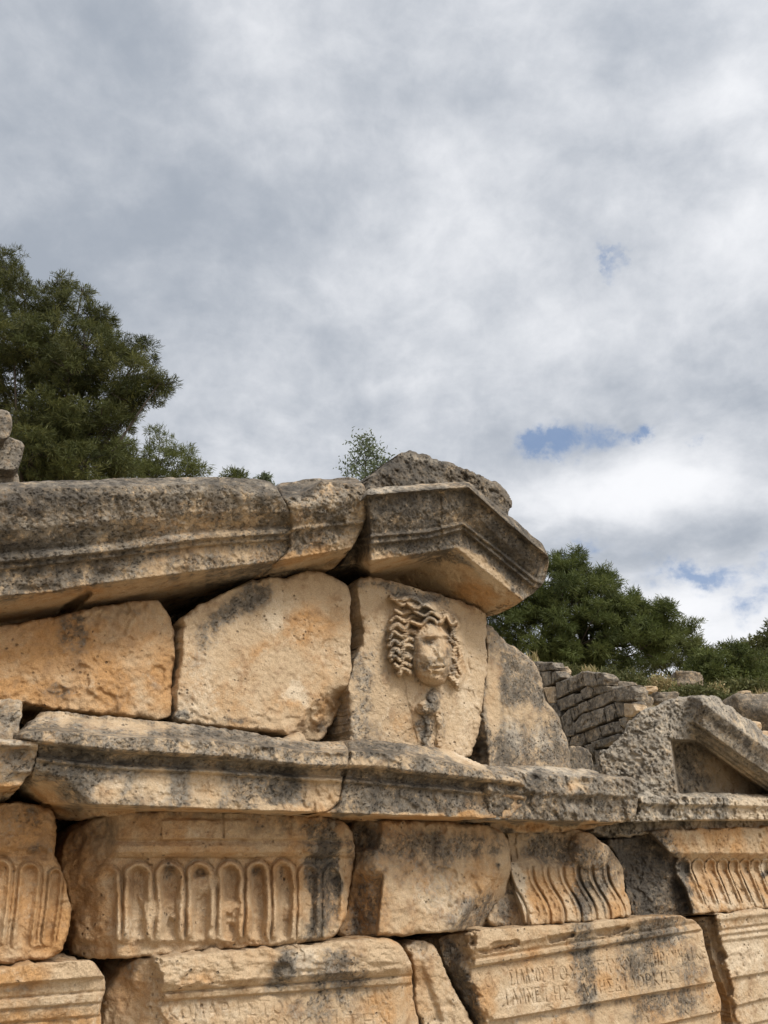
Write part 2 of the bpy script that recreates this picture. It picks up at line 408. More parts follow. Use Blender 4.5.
GREEK = {
 'Α': [[(0, 1), (.5, 0), (1, 1)], [(.2, .65), (.8, .65)]], 'Γ': [[(.1, 1), (.1, 0), (.9, 0)]], 'Δ': [[(0, 1), (.5, 0), (1, 1), (0, 1)]],
 'Ε': [[(.9, 0), (.1, 0), (.1, 1), (.9, 1)], [(.1, .5), (.75, .5)]], 'Η': [[(.1, 0), (.1, 1)], [(.9, 0), (.9, 1)], [(.1, .5), (.9, .5)]],
 'Ι': [[(.5, 0), (.5, 1)]], 'Κ': [[(.1, 0), (.1, 1)], [(.9, 0), (.1, .5), (.9, 1)]], 'Λ': [[(0, 1), (.5, 0), (1, 1)]],
 'Μ': [[(0, 1), (.15, 0), (.5, .7), (.85, 0), (1, 1)]], 'Ν': [[(.1, 1), (.1, 0), (.9, 1), (.9, 0)]],
 'Ο': [[(.5, 0), (.87, .14), (1, .5), (.87, .86), (.5, 1), (.13, .86), (0, .5), (.13, .14), (.5, 0)]],
 'Π': [[(.1, 1), (.1, 0), (.9, 0), (.9, 1)]], 'Ρ': [[(.1, 1), (.1, 0), (.7, 0), (.9, .25), (.7, .5), (.1, .5)]],
 'Σ': [[(.9, 0), (.1, 0), (.55, .5), (.1, 1), (.9, 1)]], 'Τ': [[(0, 0), (1, 0)], [(.5, 0), (.5, 1)]], 'Υ': [[(0, 0), (.5, .5), (1, 0)], [(.5, .5), (.5, 1)]],
 'Χ': [[(0, 0), (1, 1)], [(1, 0), (0, 1)]]}
def inscribe(X, Y, text, p0, p1, h0, h1, depth=0.006, rad=0.75, lean=0.10):
    """text cut between p0 and p1 (line through the letter tops), letter height h0..h1"""
    r = np.zeros(X.shape); n = len(text)
    for i, ch in enumerate(text):
        if ch not in GREEK: continue
        f = (i+0.12)/n; g = (i+0.80)/n; ff = math.sqrt(1) ; h = h0+(h1-h0)*f
        ax = p0[0]+(p1[0]-p0[0])*f; bx = p0[0]+(p1[0]-p0[0])*g; ay = p0[1]+(p1[1]-p0[1])*f; by = p0[1]+(p1[1]-p0[1])*g
        k = (X > ax-3) & (X < bx+h*0.2+4) & (Y > min(ay, by)-3) & (Y < max(ay, by)+h+3)
        if not k.any(): continue
        xx, yy = X[k], Y[k]; acc_ = np.zeros(xx.shape)
        for st in GREEK[ch]:
            pts = [(ax+(bx-ax)*u+v*h*lean, ay+(by-ay)*u+v*h) for u, v in st]
            d, _ = seg_d(xx, yy, pts); acc_ = np.maximum(acc_, np.clip(1.15-d/rad, 0, 1))
        r[k] = np.minimum(r[k], -depth*np.minimum(acc_, 1))
    return r
def panel_step(X, Y, line, h):
    """everything below the line steps back by h"""
    y = np.interp(X, [p[0] for p in line], [p[1] for p in line]); return -h*sstep(Y-y, -0.6, 0.6)

# ================================================================== TERRAIN
def terr(x, y):
    x = np.asarray(x, float); y = np.asarray(y, float)
    z = 4.55*sstep(y, 4.5, 15.0)+0.012*np.clip(y-15, 0, 80)
    z = z*(0.72+0.28*sstep(x, -14, 2))
    P = np.stack([x, y, np.zeros_like(x)], -1)
    k = sstep(y, 4.0, 8.0)
    return z+k*(0.35*fbm(P*0.35, 3)+0.10*fbm(P*1.7+5, 3))
def axis(a, b, near, far, n):
    t = np.linspace(-1, 1, n); return t
gxs = np.concatenate([-np.geomspace(700, 12, 30), np.arange(-11.8, 16, 0.16), np.geomspace(16, 700, 30)])
gys = np.concatenate([-np.geomspace(500, 3, 18), np.arange(-2.8, 20, 0.16), np.geomspace(20.2, 900, 34)])
GX, GY = np.meshgrid(gxs, gys)
GZ = terr(GX, GY)
ii = np.arange(GX.size).reshape(GX.shape)
F = np.stack([ii[:-1, :-1], ii[:-1, 1:], ii[1:, 1:], ii[1:, :-1]], -1).reshape(-1, 4)
g_ = mesh_obj('ground', np.stack([GX, GY, GZ], -1).reshape(-1, 3), F, [], GROUND); props(g_, kind='structure')

# ================================================================== THE FACADE
CARVED = 'carved blocks of the ruined facade'
def lab(*a): return ' '.join(a)

# --- raking cornice, long left length
railsA = [(.24, [(-120, 486), (60, 480), (280, 478)]), (.33, [(-120, 494), (0, 489), (100, 487), (200, 484), (290, 488)]),
          (.335, [(-120, 507), (0, 500), (200, 492), (290, 497)]), (.30, [(-120, 540), (0, 530), (200, 512), (290, 512)]), (.235, [(-120, 562), (0, 553), (80, 546), (200, 531), (290, 526)]),
          (.25, [(-120, 567), (0, 558), (120, 546), (200, 535), (290, 529)]), (.25, [(-120, 571), (0, 562), (120, 550), (200, 539), (290, 533)]),
          (.225, [(-120, 573), (0, 564), (120, 552), (200, 541), (290, 535)]), (.228, [(-120, 578), (0, 569), (120, 556), (200, 545), (290, 539)]), (.205, [(-120, 581), (0, 571), (120, 558), (200, 547), (290, 541)]),
          (.20, [(-120, 612), (0, 596), (52, 592), (86, 585), (104, 577), (146, 572), (200, 569), (276, 561), (292, 557)])]
def featA(X, Y):
    r = np.zeros(X.shape)
    r -= 0.10*sstep(-(seg_d(X, Y, [(62, 613), (88, 594)])[0]+5*noise2(X, Y, 9, 17, 3)), -6, -2)
    r -= gau(X, Y, 30, 590, 16, 5, 0.02)+gau(X, Y, 104, 574, 10, 4, 0.02)+gau(X, Y, 262, 484, 18, 6, 0.03)+gau(X, Y, 182, 572, 14, 4, 0.012)
    r -= 0.02*sstep(X, 255, 292)*sstep(-Y, -500, -480)
    return r
block('raking_cornice', 'long weathered grey moulded beam lying across the top left of the wall', 'cornice block',
      [(-120, 488), (-60, 485), (0, 483), (20, 482), (60, 480.5), (96, 480), (120, 478), (180, 477.5), (215, 477), (250, 478), (270, 481), (277, 487), (281, 497), (288, 506), (292.5, 520), (291, 535), (290, 549), (276, 561), (266, 577),
       (232, 583), (200, 592), (165, 597), (125, 602), (88, 606), (62, 613), (30, 620), (0, 625), (-60, 638), (-120, 652)], depth=0.75, s=1.05, er=2.5, em=.010, rough=0.0035, warp=.6, lumps=.004,
      rails=railsA, soffit=[((0, 596), (276, 561), .20)], soff_min=-0.16, feat=featA, pit=0.004, base=(0.60, 0.05, 0.40), streak=0.10,
      stain_and_shade=[('d', 40, 500, 90, 14, -2, .35), ('d', 0, 555, 60, 30, 0, .25), ('d', 130, 520, 70, 12, -6, -.12), ('d', 190, 530, 80, 20, -6, -.38), ('o', 190, 525, 80, 24, -6, .3), ('d', 40, 520, 60, 12, -5, -.1), ('p', 30, 528, 60, 14, 0, .3),
              ('d', 200, 560, 80, 14, -6, -.5), ('o', 200, 560, 80, 16, -6, .35), ('d', 40, 612, 110, 15, -8, -.75), ('o', 40, 612, 110, 18, -8, .45), ('d', 150, 590, 90, 14, -6, -.5), ('o', 150, 590, 90, 12, -6, .2),
              ('d', 30, 578, 30, 8, -5, -.35), ('d', 240, 500, 30, 14, 0, -.1), ('d', 230, 486, 60, 6, 0, .25), ('d', 60, 540, 90, 8, -6, .2), ('d', 205, 562, 30, 6, 0, .25)], group=CARVED)
# --- broken fragment
railsB = [(.16, [(278, 484), (366, 478)]), (.31, [(278, 500), (300, 496), (322, 481), (366, 486)]), (.325, [(278, 508), (366, 498)]), (.27, [(278, 527), (366, 519)]), (.275, [(278, 531), (366, 522)]), (.25, [(278, 534), (366, 525)]),
          (.22, [(268, 560), (292, 556), (340, 548), (366, 540)])]
block('raking_cornice', 'short broken end piece of moulded beam split by a crack, left of the overhanging peak stone', 'cornice block',
      [(276.5, 484), (290, 482), (305, 479.5), (318, 478), (326, 480), (345, 476.5), (357, 478), (364, 486), (367, 496), (368.5, 511), (363, 528), (352, 548), (338, 564), (330, 570), (315, 569.5), (300, 571), (284, 575), (266, 578.5), (275.5, 562.5), (290, 550), (290.5, 535), (292.5, 521), (288, 506), (280.5, 496)],
      depth=0.6, s=1.05, er=3.5, em=.02, rough=0.008, warp=.55, lumps=.006, rails=railsB, soffit=[((276, 561), (345, 549), .22)], soff_min=-0.02, pit=0.005, base=(0.30, 0.25, 0.35),
      stain_and_shade=[('d', 298, 488, 26, 9, -20, .6), ('d', 330, 520, 16, 22, 20, .35), ('d', 300, 540, 10, 14, 0, .3), ('d', 350, 550, 14, 14, 0, -.2), ('d', 320, 560, 40, 10, 0, -.5), ('o', 320, 560, 50, 12, 0, .35), ('p', 330, 500, 30, 10, 0, .4), ('d', 345, 484, 20, 8, 0, .3)], group=CARVED)
# --- apex block
railsC = [(.33, [(345, 493), (368, 489), (428, 483), (470, 482), (485, 495), (506, 512), (548, 548)]),
          (.385, [(345, 499), (368, 495), (428, 490), (468, 487), (506, 521), (548, 556)]),
          (.35, [(345, 500), (368, 497), (428, 492), (468, 490), (506, 524), (548, 560)]),
          (.325, [(345, 522), (370, 516), (455, 508), (468, 507), (500, 538), (548, 573)]),
          (.285, [(345, 538), (376, 533), (428, 529), (463, 521), (496, 546), (534, 577), (548, 583)]),
          (.30, [(345, 541), (376, 536), (428, 532), (463, 524), (496, 549), (534, 580), (548, 586)]),
          (.28, [(345, 543), (376, 538), (428, 534), (463, 526), (496, 552), (534, 583), (548, 588)]),
          (.285, [(345, 548), (376, 543), (428, 538), (463, 529), (496, 556), (534, 587), (548, 590)]),
          (.26, [(345, 550), (376, 545), (428, 540), (463, 531), (496, 559), (534, 589), (548, 592)]),
          (.25, [(345, 566), (376, 560), (423, 552), (457, 548), (480, 566), (511, 591), (532, 595), (548, 600)])]
def featC(X, Y):
    r = -0.22*sstep(-X, -372, -352)*sstep(Y, 500, 560)
    r -= 0.05*sstep(-X, -371, -366)*sstep(Y, 495, 520)
    return r-0.05*gau(X, Y, 548, 575, 10, 22, 1)-0.03*gau(X, Y, 536, 592, 8, 6, 1)
block('apex_cornice', 'overhanging peak stone with dark moulded sides and tan underside above the carved face', 'cornice block',
      [(367, 493), (370, 488.5), (400, 486), (428, 483.5), (452, 482), (469, 481.5), (478, 489), (485, 496), (506, 513), (514, 519), (523, 526), (533, 537), (543, 544), (547, 553), (548.5, 563), (546, 577), (541, 587), (531, 595), (517, 604), (508, 610), (497, 612),
       (475, 605), (454, 599), (415, 588), (381, 578), (359, 576), (343, 578), (338, 572), (348, 550), (358, 534), (368, 518)], depth=0.75, s=0.95, er=3.0, em=.014, rough=0.006, warp=0.8,
      rails=railsC, soffit=[((376, 560), (457, 548), .25), ((457, 548), (511, 591), .25)], soff_min=-0.20, feat=featC, pit=0.003, base=(0.66, 0.0, 0.2), lumps=0.006,
      stain_and_shade=[('d', 400, 510, 30, 16, 0, .35), ('d', 440, 500, 20, 12, 0, .25), ('d', 420, 545, 50, 9, -5, .35), ('d', 395, 520, 16, 8, 0, -.35), ('d', 455, 518, 18, 10, 0, -.25), ('d', 510, 545, 30, 18, 40, .35), ('d', 485, 512, 12, 8, 40, -.3),
              ('d', 430, 580, 90, 17, 16, -1.0), ('d', 480, 592, 42, 14, 35, -.9), ('d', 500, 600, 25, 12, 0, -.6), ('o', 430, 580, 90, 22, 16, .40), ('o', 485, 600, 40, 14, 20, .35), ('p', 480, 572, 40, 5, 40, .7), ('d', 486, 570, 40, 6, 41, -.8), ('p', 378, 490, 60, 4, -4, .6), ('d', 420, 487, 70, 3, -4, -.4), ('d', 355, 545, 14, 30, 0, .3), ('p', 541, 573, 4, 6, 0, .9), ('d', 505, 605, 12, 5, 0, .4)], group=CARVED)  # also light painted on the right fascia, shade on the left end
block('rough_slab', 'rough dark grey broken slab lying on top of the overhanging peak stone', 'stone slab',
      [(360, 500), (366, 484), (373, 475), (389, 463), (401, 453), (412, 449.5), (422, 452), (440, 460), (454, 465.5), (470, 470), (484, 477), (501, 483), (508, 492), (511, 502), (509, 512), (505, 522), (480, 515), (440, 505), (400, 508)],
      w=0.02, depth=0.5, s=1.1, er=12, em=.08, rough=0.014, warp=1.8, pit=0.006, base=(0.66, -0.1, 0.2), stain_and_shade=[('d', 410, 470, 40, 14, 0, .25), ('p', 400, 452, 60, 4, 15, .4), ('d', 480, 485, 30, 10, 20, -.1)], group=CARVED, lumps=.03)
# --- tympanum
block('tympanum_slab', 'rough tan block at the left end under the long grey beam', 'stone block',
      [(-120, 656), (-60, 640), (0, 627), (30, 621), (62, 615), (90, 607.5), (125, 603), (152, 600), (161, 602), (166, 610), (172, 622), (175, 632), (173.5, 650), (174, 668), (171, 690), (171.5, 705), (170, 717), (160, 719.5), (135, 717.5), (100, 714), (65, 709), (30, 706), (0, 699), (-60, 694), (-120, 690)],
      w=0.0, depth=.42, er=6, em=.025, rough=.008, base=(-.05, .55, .1), lumps=.02,
      stain_and_shade=[('d', 75, 630, 18, 25, 20, .35), ('d', 60, 692, 20, 10, 0, .3), ('o', 40, 690, 70, 10, 5, .3), ('p', 110, 700, 50, 20, 0, .3), ('d', 120, 610, 60, 10, 0, .15), ('p', 150, 690, 30, 30, 0, .3)], group=CARVED,
      feat=lambda X, Y: 0.006*noise2(X+Y*1.2, (Y-X)*0.35, 5, 31, 3))
def featF(X, Y):
    r = np.zeros(X.shape)
    # chipped corner, lower right
    k = ((X-302)*0.62+(Y-722)*0.30+ (690-700)*0); d = (X-322)*0.80+(Y-708)*0.60+11
    r -= 0.0042*np.clip(d+2*noise2(X, Y, 7, 41, 3)*3, 0, 24)*sstep(Y, 684, 700)
    c1, _ = seg_d(X, Y, [(293, 620), (299, 614), (306, 617), (309, 626), (306, 637), (300, 642), (294, 636), (293, 626), (295, 619)]); r -= .004*np.clip(1.4-c1/1.2, 0, 1)
    c2, _ = seg_d(X, Y, [(292, 619), (301, 622), (308, 618)]); r -= .003*np.clip(1.4-c2/1.2, 0, 1)
    return r
block('tympanum_slab', 'large smooth tan slab with a small faint carved oval and a chipped lower right corner', 'stone block',
      [(184, 618), (192, 610), (206, 602.5), (218, 596), (232, 588.5), (245, 582), (258, 579), (272, 577), (287, 578.5), (298, 573), (310, 570.5), (321, 571), (331, 575), (341, 581), (347.5, 588), (350.5, 600), (350.5, 626), (350.5, 655), (352, 667), (350, 678), (347, 690), (336, 714), (328, 730), (320.5, 740), (308, 741), (289, 735.5), (245, 729), (206, 725), (180, 722), (174, 717), (177, 692), (180, 660), (183, 636)],
      w=0.03, depth=.42, s=1.1, er=6, em=.03, rough=.005, base=(-.12, .22, .35), feat=featF, lumps=.012,
      stain_and_shade=[('d', 238, 605, 38, 13, -38, .62), ('d', 205, 632, 18, 14, 0, .35), ('d', 262, 596, 14, 16, 0, .3), ('d', 183, 716, 10, 8, 0, .9), ('d', 233, 722, 14, 5, 0, .5), ('p', 196, 690, 26, 40, 0, .3), ('o', 300, 630, 30, 30, 0, .35), ('o', 262, 650, 14, 20, 0, .35),
              ('p', 296, 690, 14, 14, 45, .8), ('o', 330, 680, 20, 30, 0, .3), ('o', 285, 700, 18, 12, 0, .4), ('o', 320, 715, 20, 18, 0, .4), ('d', 325, 728, 12, 10, 0, .35), ('p', 275, 615, 12, 30, 10, .4), ('d', 196, 660, 10, 20, 0, .2)], group=CARVED)
# --- slab with the carved head
def featG(X, Y):
    r = np.zeros(X.shape); X0, Y0 = X, Y
    X = X+1.6*noise2(X0, Y0, 11, 201, 2); Y = Y+2.4*noise2(X0, Y0, 12, 202, 2)
    def mx(v): 
        nonlocal r; r = np.maximum(r, v)
    # mass under the hair
    mx(dome(X, Y, 408, 640, 20, 44, .040, -8, .7)); mx(dome(X, Y, 428, 616, 28, 18, .055, 15, .7)); mx(dome(X, Y, 456, 652, 10, 40, .034, -4, .7))
    # neck and drapery knot
    mx(ridge(X, Y, [(418, 676), (422, 700), (430, 744)], 15, 12, .012)); mx(ridge(X, Y, [(440, 680), (438, 712), (433, 742)], 13, 11, .010))
    # hair locks
    locks = [[(425, 612), (412, 603), (402, 604), (391, 597)], [(426, 609), (415, 599), (404, 599), (396, 600)], [(424, 616), (412, 610), (404, 613), (395, 611)],
             [(423, 622), (413, 616), (405, 621), (397, 617), (391, 621)], [(420, 627), (411, 622), (405, 629), (397, 625), (390, 631)], [(417, 633), (408, 630), (402, 637), (395, 633), (389, 640)],
             [(414, 640), (407, 638), (401, 645), (395, 641), (389, 647)], [(412, 648), (405, 646), (400, 653), (395, 649), (390, 656)], [(411, 657), (405, 655), (400, 660), (395, 656), (391, 660)],
             [(410, 665), (404, 662), (399, 668), (394, 664)], [(409, 673), (403, 669), (399, 674)],
             [(439, 617), (431, 612), (424, 616), (415, 611)], [(437, 623), (429, 618), (421, 625), (412, 622)], [(440, 622), (446, 616), (451, 624), (456, 622)], [(434, 610), (425, 605), (417, 609), (408, 604)],
             [(449, 622), (453, 630), (450, 638), (455, 646)], [(453, 618), (458, 625), (454, 634), (459, 642), (455, 650)], [(450, 640), (456, 645), (452, 654), (458, 660)], [(452, 655), (458, 662), (453, 668), (458, 675)],
             [(450, 664), (455, 671), (450, 677), (457, 682)], [(459, 648), (461, 656), (458, 664), (460, 672)], [(448, 671), (454, 678), (457, 684)], [(443, 612), (450, 616), (452, 624)]]
    for i, L in enumerate(locks):
        base_h = (.060, .070, .064)[i % 3]*.92 if i < 11 else .062 if i < 15 else .046
        mx(ridge(X, Y, L, (4.2, 3.7, 4.6)[i % 3], (2.6, 3.0, 2.2)[i % 3], base_h))
    r += .003*np.sin((Y*.9+X*.25+3*noise2(X0, Y0, 6, 203, 2))*2.1)*(r > .03)
    X, Y = X0, Y0
    # head
    head = np.maximum(dome(X, Y, 432.5, 651, 20.5, 35, .118, -6, .5), dome(X, Y, 432, 660, 21, 27, .122, -6, .55))
    f = gau(X, Y, 440.5, 650, 3.0, 6.5, .018, -5)+gau(X, Y, 441, 656, 4.2, 3.2, .016)-gau(X, Y, 442, 653, 1.6, 1.8, .010)                       # nose
    f += gau(X, Y, 430.5, 636, 7, 1.8, .018, -10)+gau(X, Y, 446.5, 635.5, 4.5, 1.7, .015, 12)                        # brows
    f -= gau(X, Y, 432, 641.5, 6, 3.2, .034, -5)+gau(X, Y, 446.8, 641, 4, 3.0, .030, 5)                       # sockets
    f += gau(X, Y, 432, 641.8, 3.2, 1.7, .026, -5)+gau(X, Y, 446.4, 641.3, 2.5, 1.6, .022)                        # eyeballs
    f += gau(X, Y, 427, 656, 6, 6, .012)                                                                         # cheek
    f += gau(X, Y, 438.5, 665.5, 5.2, 1.5, .014, -6)+gau(X, Y, 438, 670.5, 4.2, 1.6, .014, -4)-gau(X, Y, 438.3, 668, 4.6, .8, .011, -5)  # lips
    f += gau(X, Y, 437, 679, 5, 4, .014)-gau(X, Y, 437.5, 674.5, 4, 1.3, .010)                                   # chin
    f -= gau(X, Y, 435, 655, 3, 2, .006)+gau(X, Y, 447, 655, 3, 3, .006)
    head = head+np.where(head > .02, f*1.35, 0)
    head = head+np.where(head > 0.01, 0.006*noise2(X, Y, 6, 77, 3)-.005*sstep(noise2(X, Y, 7, 78, 3), .15, .4), 0)
    mx(head)
    for i, L in enumerate(locks[11:15]): mx(ridge(X0+1.5*noise2(X0, Y0, 6, 9, 2), Y0, L, 3.8, 2.6, .092))
    r = r*(1-.10*sstep(noise2(X0, Y0, 9, 207, 3), .0, .5))
    # knot under the chin
    mx(dome(X, Y, 427, 708, 12, 9, .065, 0, .6)+gau(X, Y, 424, 704, 3, 3, .012)-gau(X, Y, 429, 702, 2, 3, .015)); mx(dome(X, Y, 433, 699, 7, 9, .05)); mx(ridge(X, Y, [(425, 714), (429, 728), (424, 742)], 4, 3, .03)); mx(ridge(X, Y, [(436, 706), (440, 724), (438, 744)], 4, 4, .026))
    r += (.012*noise2(X, Y, 5, 79, 3)-.010*sstep(noise2(X, Y, 6, 80, 3), .05, .3))*sstep(Y, 690, 696)*(r > .012)*(np.abs(X-430) < 14)
    mx(ridge(X, Y, [(472, 658), (472, 666)], 3.5, 3, .008))
    r = r - .012*(np.exp(-((np.clip(0.02-r, 0, .02))/.02)**2*0))*0
    r -= gau(X, Y, 433, 694, 5, 5, .02)+gau(X, Y, 430, 728, 3, 12, .012)
    r += .002*noise2(X, Y, 3, 12, 2)*(r > .005)
    return r
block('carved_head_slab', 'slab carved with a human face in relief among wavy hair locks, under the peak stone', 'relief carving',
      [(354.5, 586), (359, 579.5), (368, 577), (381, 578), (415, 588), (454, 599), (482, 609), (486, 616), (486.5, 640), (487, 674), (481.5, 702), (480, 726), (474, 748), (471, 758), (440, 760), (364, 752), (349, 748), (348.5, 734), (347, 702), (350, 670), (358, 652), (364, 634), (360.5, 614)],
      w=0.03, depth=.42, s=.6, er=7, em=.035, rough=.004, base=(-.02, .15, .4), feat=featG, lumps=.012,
      stain_and_shade=[('d', 400, 590, 50, 7, 14, .5), ('d', 362, 690, 14, 40, 0, .35), ('d', 365, 730, 22, 20, 0, .3), ('d', 384, 650, 16, 40, 0, .15), ('d', 433, 697, 7, 12, 0, .75), ('d', 427, 730, 6, 20, 0, .75), ('d', 445, 728, 6, 14, 0, .3), ('d', 428, 661, 14, 7, 0, .30), ('d', 448, 668, 8, 14, 0, .3), ('d', 425, 612, 20, 8, 20, .35), ('d', 404, 650, 14, 26, 0, .2), ('d', 432, 642, 14, 5, 0, .25), ('d', 453, 640, 6, 30, 0, .3),  # shade painted in the eye sockets and the groove beside the face
              ('d', 430, 592, 18, 8, 0, .4), ('p', 440, 652, 4, 8, 0, .5), ('o', 462, 640, 18, 50, 0, .1), ('o', 408, 725, 22, 14, 0, .4), ('p', 465, 700, 14, 40, 0, .3), ('d', 472, 605, 18, 6, 10, -.1), ('d', 465, 700, 14, 50, 0, -.35), ('d', 405, 640, 18, 40, 0, .12), ('d', 350, 655, 6, 20, 0, .5)], group=CARVED)  # left flank of the slab darkened as shade
block('tympanum_slab', 'smooth grey and tan slab sloping down on the right of the carved face', 'stone block',
      [(483, 626), (488.5, 625), (495, 628.5), (504.5, 640), (517.5, 649.5), (528.5, 659), (538, 668), (543, 681), (544, 694), (551, 705.5), (560, 720), (567.5, 737), (570, 752), (571.5, 782), (488, 782), (487.5, 753), (481.5, 702), (484, 683), (487, 651)],
      w=0.0, depth=.30, er=5, em=.03, rough=.004, base=(.30, -.12, .35), lumps=.015,
      stain_and_shade=[('d', 510, 680, 10, 40, -20, .28), ('d', 500, 745, 26, 14, 20, .4), ('d', 535, 690, 10, 20, -20, .3), ('o', 520, 710, 30, 14, 0, .35), ('d', 525, 712, 26, 12, 0, -.3), ('d', 495, 690, 8, 50, 0, -.4), ('o', 494, 680, 10, 40, 0, .3), ('d', 550, 745, 14, 26, 0, .2), ('p', 515, 735, 6, 20, -20, .8), ('p', 540, 740, 6, 14, 0, .5)], group=CARVED)
# --- lower cornice, three lengths
def rj(dy): return [(.14, [(0, 700), (60, 711+0), (600, 760)])]
top_front = [(20, 734), (52, 730), (104, 736), (200, 740), (258, 745.5), (310, 752), (351, 751), (380, 752.5), (421, 757), (486, 770), (523, 781), (530, 783)]
crown_bot = [(20, 742), (60, 745.5), (104, 751), (200, 757), (245, 761), (310, 767.5), (351, 767.6), (380, 769), (408, 773), (523, 785.5), (530, 786)]
def sh(L, k): return [(x, y+k) for x, y in L]
mid = [(20, 757), (42, 759), (104, 766), (200, 770), (310, 778), (351, 780), (421, 786), (523, 796), (530, 797)]
jbot = [(30, 800), (73, 803.5), (146, 805.5), (200, 807.5), (307, 812), (380, 814.5), (450, 817), (500, 818.5), (530, 818)]
railsJ = [(.10, sh(top_front, -16)), (.20, sh(top_front, -2.5)), (.305, top_front), (.315, sh(crown_bot, -3)), (.30, crown_bot), (.255, sh(crown_bot, 2)), (.235, sh(mid, -3)), (.262, mid), (.262, sh(mid, 2)), (.245, sh(mid, 4)), (.25, jbot)]
def featJ(X, Y):
    r = -0.16*sstep(-((X-31)*0.62-(Y-778)*0.55), -26, 2)*sstep(Y, 764, 800)
    r -= gau(X, Y, 330, 757, 14, 4, .02)+gau(X, Y, 160, 726, 60, 2.5, .012)
    r += .006*noise2(X, Y, 7, 5, 2)*sstep(-Y, -(np.interp(X, [0, 530], [736, 776])), -(np.interp(X, [0, 530], [728, 768])))
    return r
block('cornice', 'long moulded cornice stone with black and yellow staining below the two tan slabs', 'cornice block',
      [(21, 731), (28.5, 723), (38, 716), (49.5, 711), (62, 712), (78, 713.5), (112, 718), (156, 720), (200, 725), (214, 727.5), (240, 731), (258, 733), (272, 738), (286, 739), (292, 734), (302, 731.5), (307, 741), (328, 741), (344, 741), (350, 752), (347.5, 767), (343, 776), (341, 790), (338.5, 806), (325, 812), (309, 816.5),
       (270, 815), (200, 812), (146, 813), (78, 818), (56, 816), (48, 800), (40, 790), (31, 780), (32.5, 770), (38, 755), (35, 742), (22, 738)], depth=.62, s=1.0, er=3.5, em=.014, rough=.008, warp=1.3,
      rails=railsJ, soffit=[((73, 803.5), (307, 812), .25)], soff_min=.0, feat=featJ, pit=.003, base=(.30, .10, .35), streak=.18,
      stain_and_shade=[('d', 80, 770, 40, 26, 0, .4), ('d', 110, 790, 14, 14, 0, -.6), ('o', 118, 785, 18, 14, 0, .5), ('p', 118, 782, 18, 12, 0, .6), ('d', 280, 785, 26, 20, 0, .45), ('d', 250, 740, 50, 8, 4, .3), ('d', 205, 785, 14, 26, 0, -.5), ('o', 215, 790, 12, 20, 0, .4), ('d', 150, 785, 20, 20, 0, -.35), ('p', 180, 785, 30, 20, 0, .3),
              ('d', 315, 790, 12, 26, 0, -.55), ('d', 330, 795, 14, 20, 0, -.3), ('d', 45, 735, 26, 12, 0, .1), ('d', 100, 722, 70, 6, 3, -.35), ('o', 48, 800, 20, 20, 0, .6), ('d', 48, 800, 22, 20, 0, -.5), ('d', 160, 812, 200, 5, 0, -.8), ('o', 160, 812, 200, 5, 0, .5), ('d', 180, 762, 190, 7, 3, .25), ('d', 305, 735, 20, 5, 0, -.4), ('d', 200, 731, 40, 5, 0, .3)], group=CARVED)  # long dark band is shade painted into the moulding's hollow
block('cornice', 'moulded cornice stone below the carved face with a rounded broken right end', 'cornice block',
      [(347, 742), (357, 738.5), (380, 740.5), (400, 742), (421, 745.5), (440, 748), (455, 752), (464, 757), (476, 762), (489, 765.5), (505, 769), (517.5, 773.5), (525, 783), (528, 793), (526, 802), (521, 808.5), (511, 817), (500, 822), (491, 826), (450, 825), (408, 823), (360, 820.5), (330, 820), (311, 817), (326, 812.5), (340, 807), (343, 790), (345, 777), (349.5, 767), (352, 753)],
      depth=.62, s=1.0, er=3.5, em=.016, rough=.006, warp=1.1, rails=railsJ, soffit=[((307, 812), (490, 818.3), .25)], soff_min=.0, feat=featJ, pit=.002, base=(.38, .1, .3), streak=.12,
      stain_and_shade=[('d', 400, 795, 50, 20, 0, .3), ('d', 380, 748, 30, 6, 0, .35), ('d', 460, 795, 50, 16, 0, .1), ('d', 500, 800, 26, 20, 0, -.3), ('o', 505, 800, 22, 16, 0, .4), ('d', 400, 819, 120, 5, 0, -1.0), ('o', 400, 819, 120, 5, 0, .6), ('d', 462, 756, 22, 7, 20, -.7), ('p', 470, 757, 24, 6, 20, .4), ('d', 370, 762, 20, 8, 0, -.3)], group=CARVED)
railsK = [(.14, [(480, 762), (600, 769), (640, 774)]), (.27, [(480, 770), (527, 774), (600, 777), (640, 781)]), (.285, [(480, 790), (542, 792), (640, 796)]), (.27, [(480, 794), (542, 796), (640, 799)]), (.262, [(480, 796), (542, 798), (640, 801)]), (.25, [(480, 819), (519, 820), (589, 821.5), (640, 821)])]
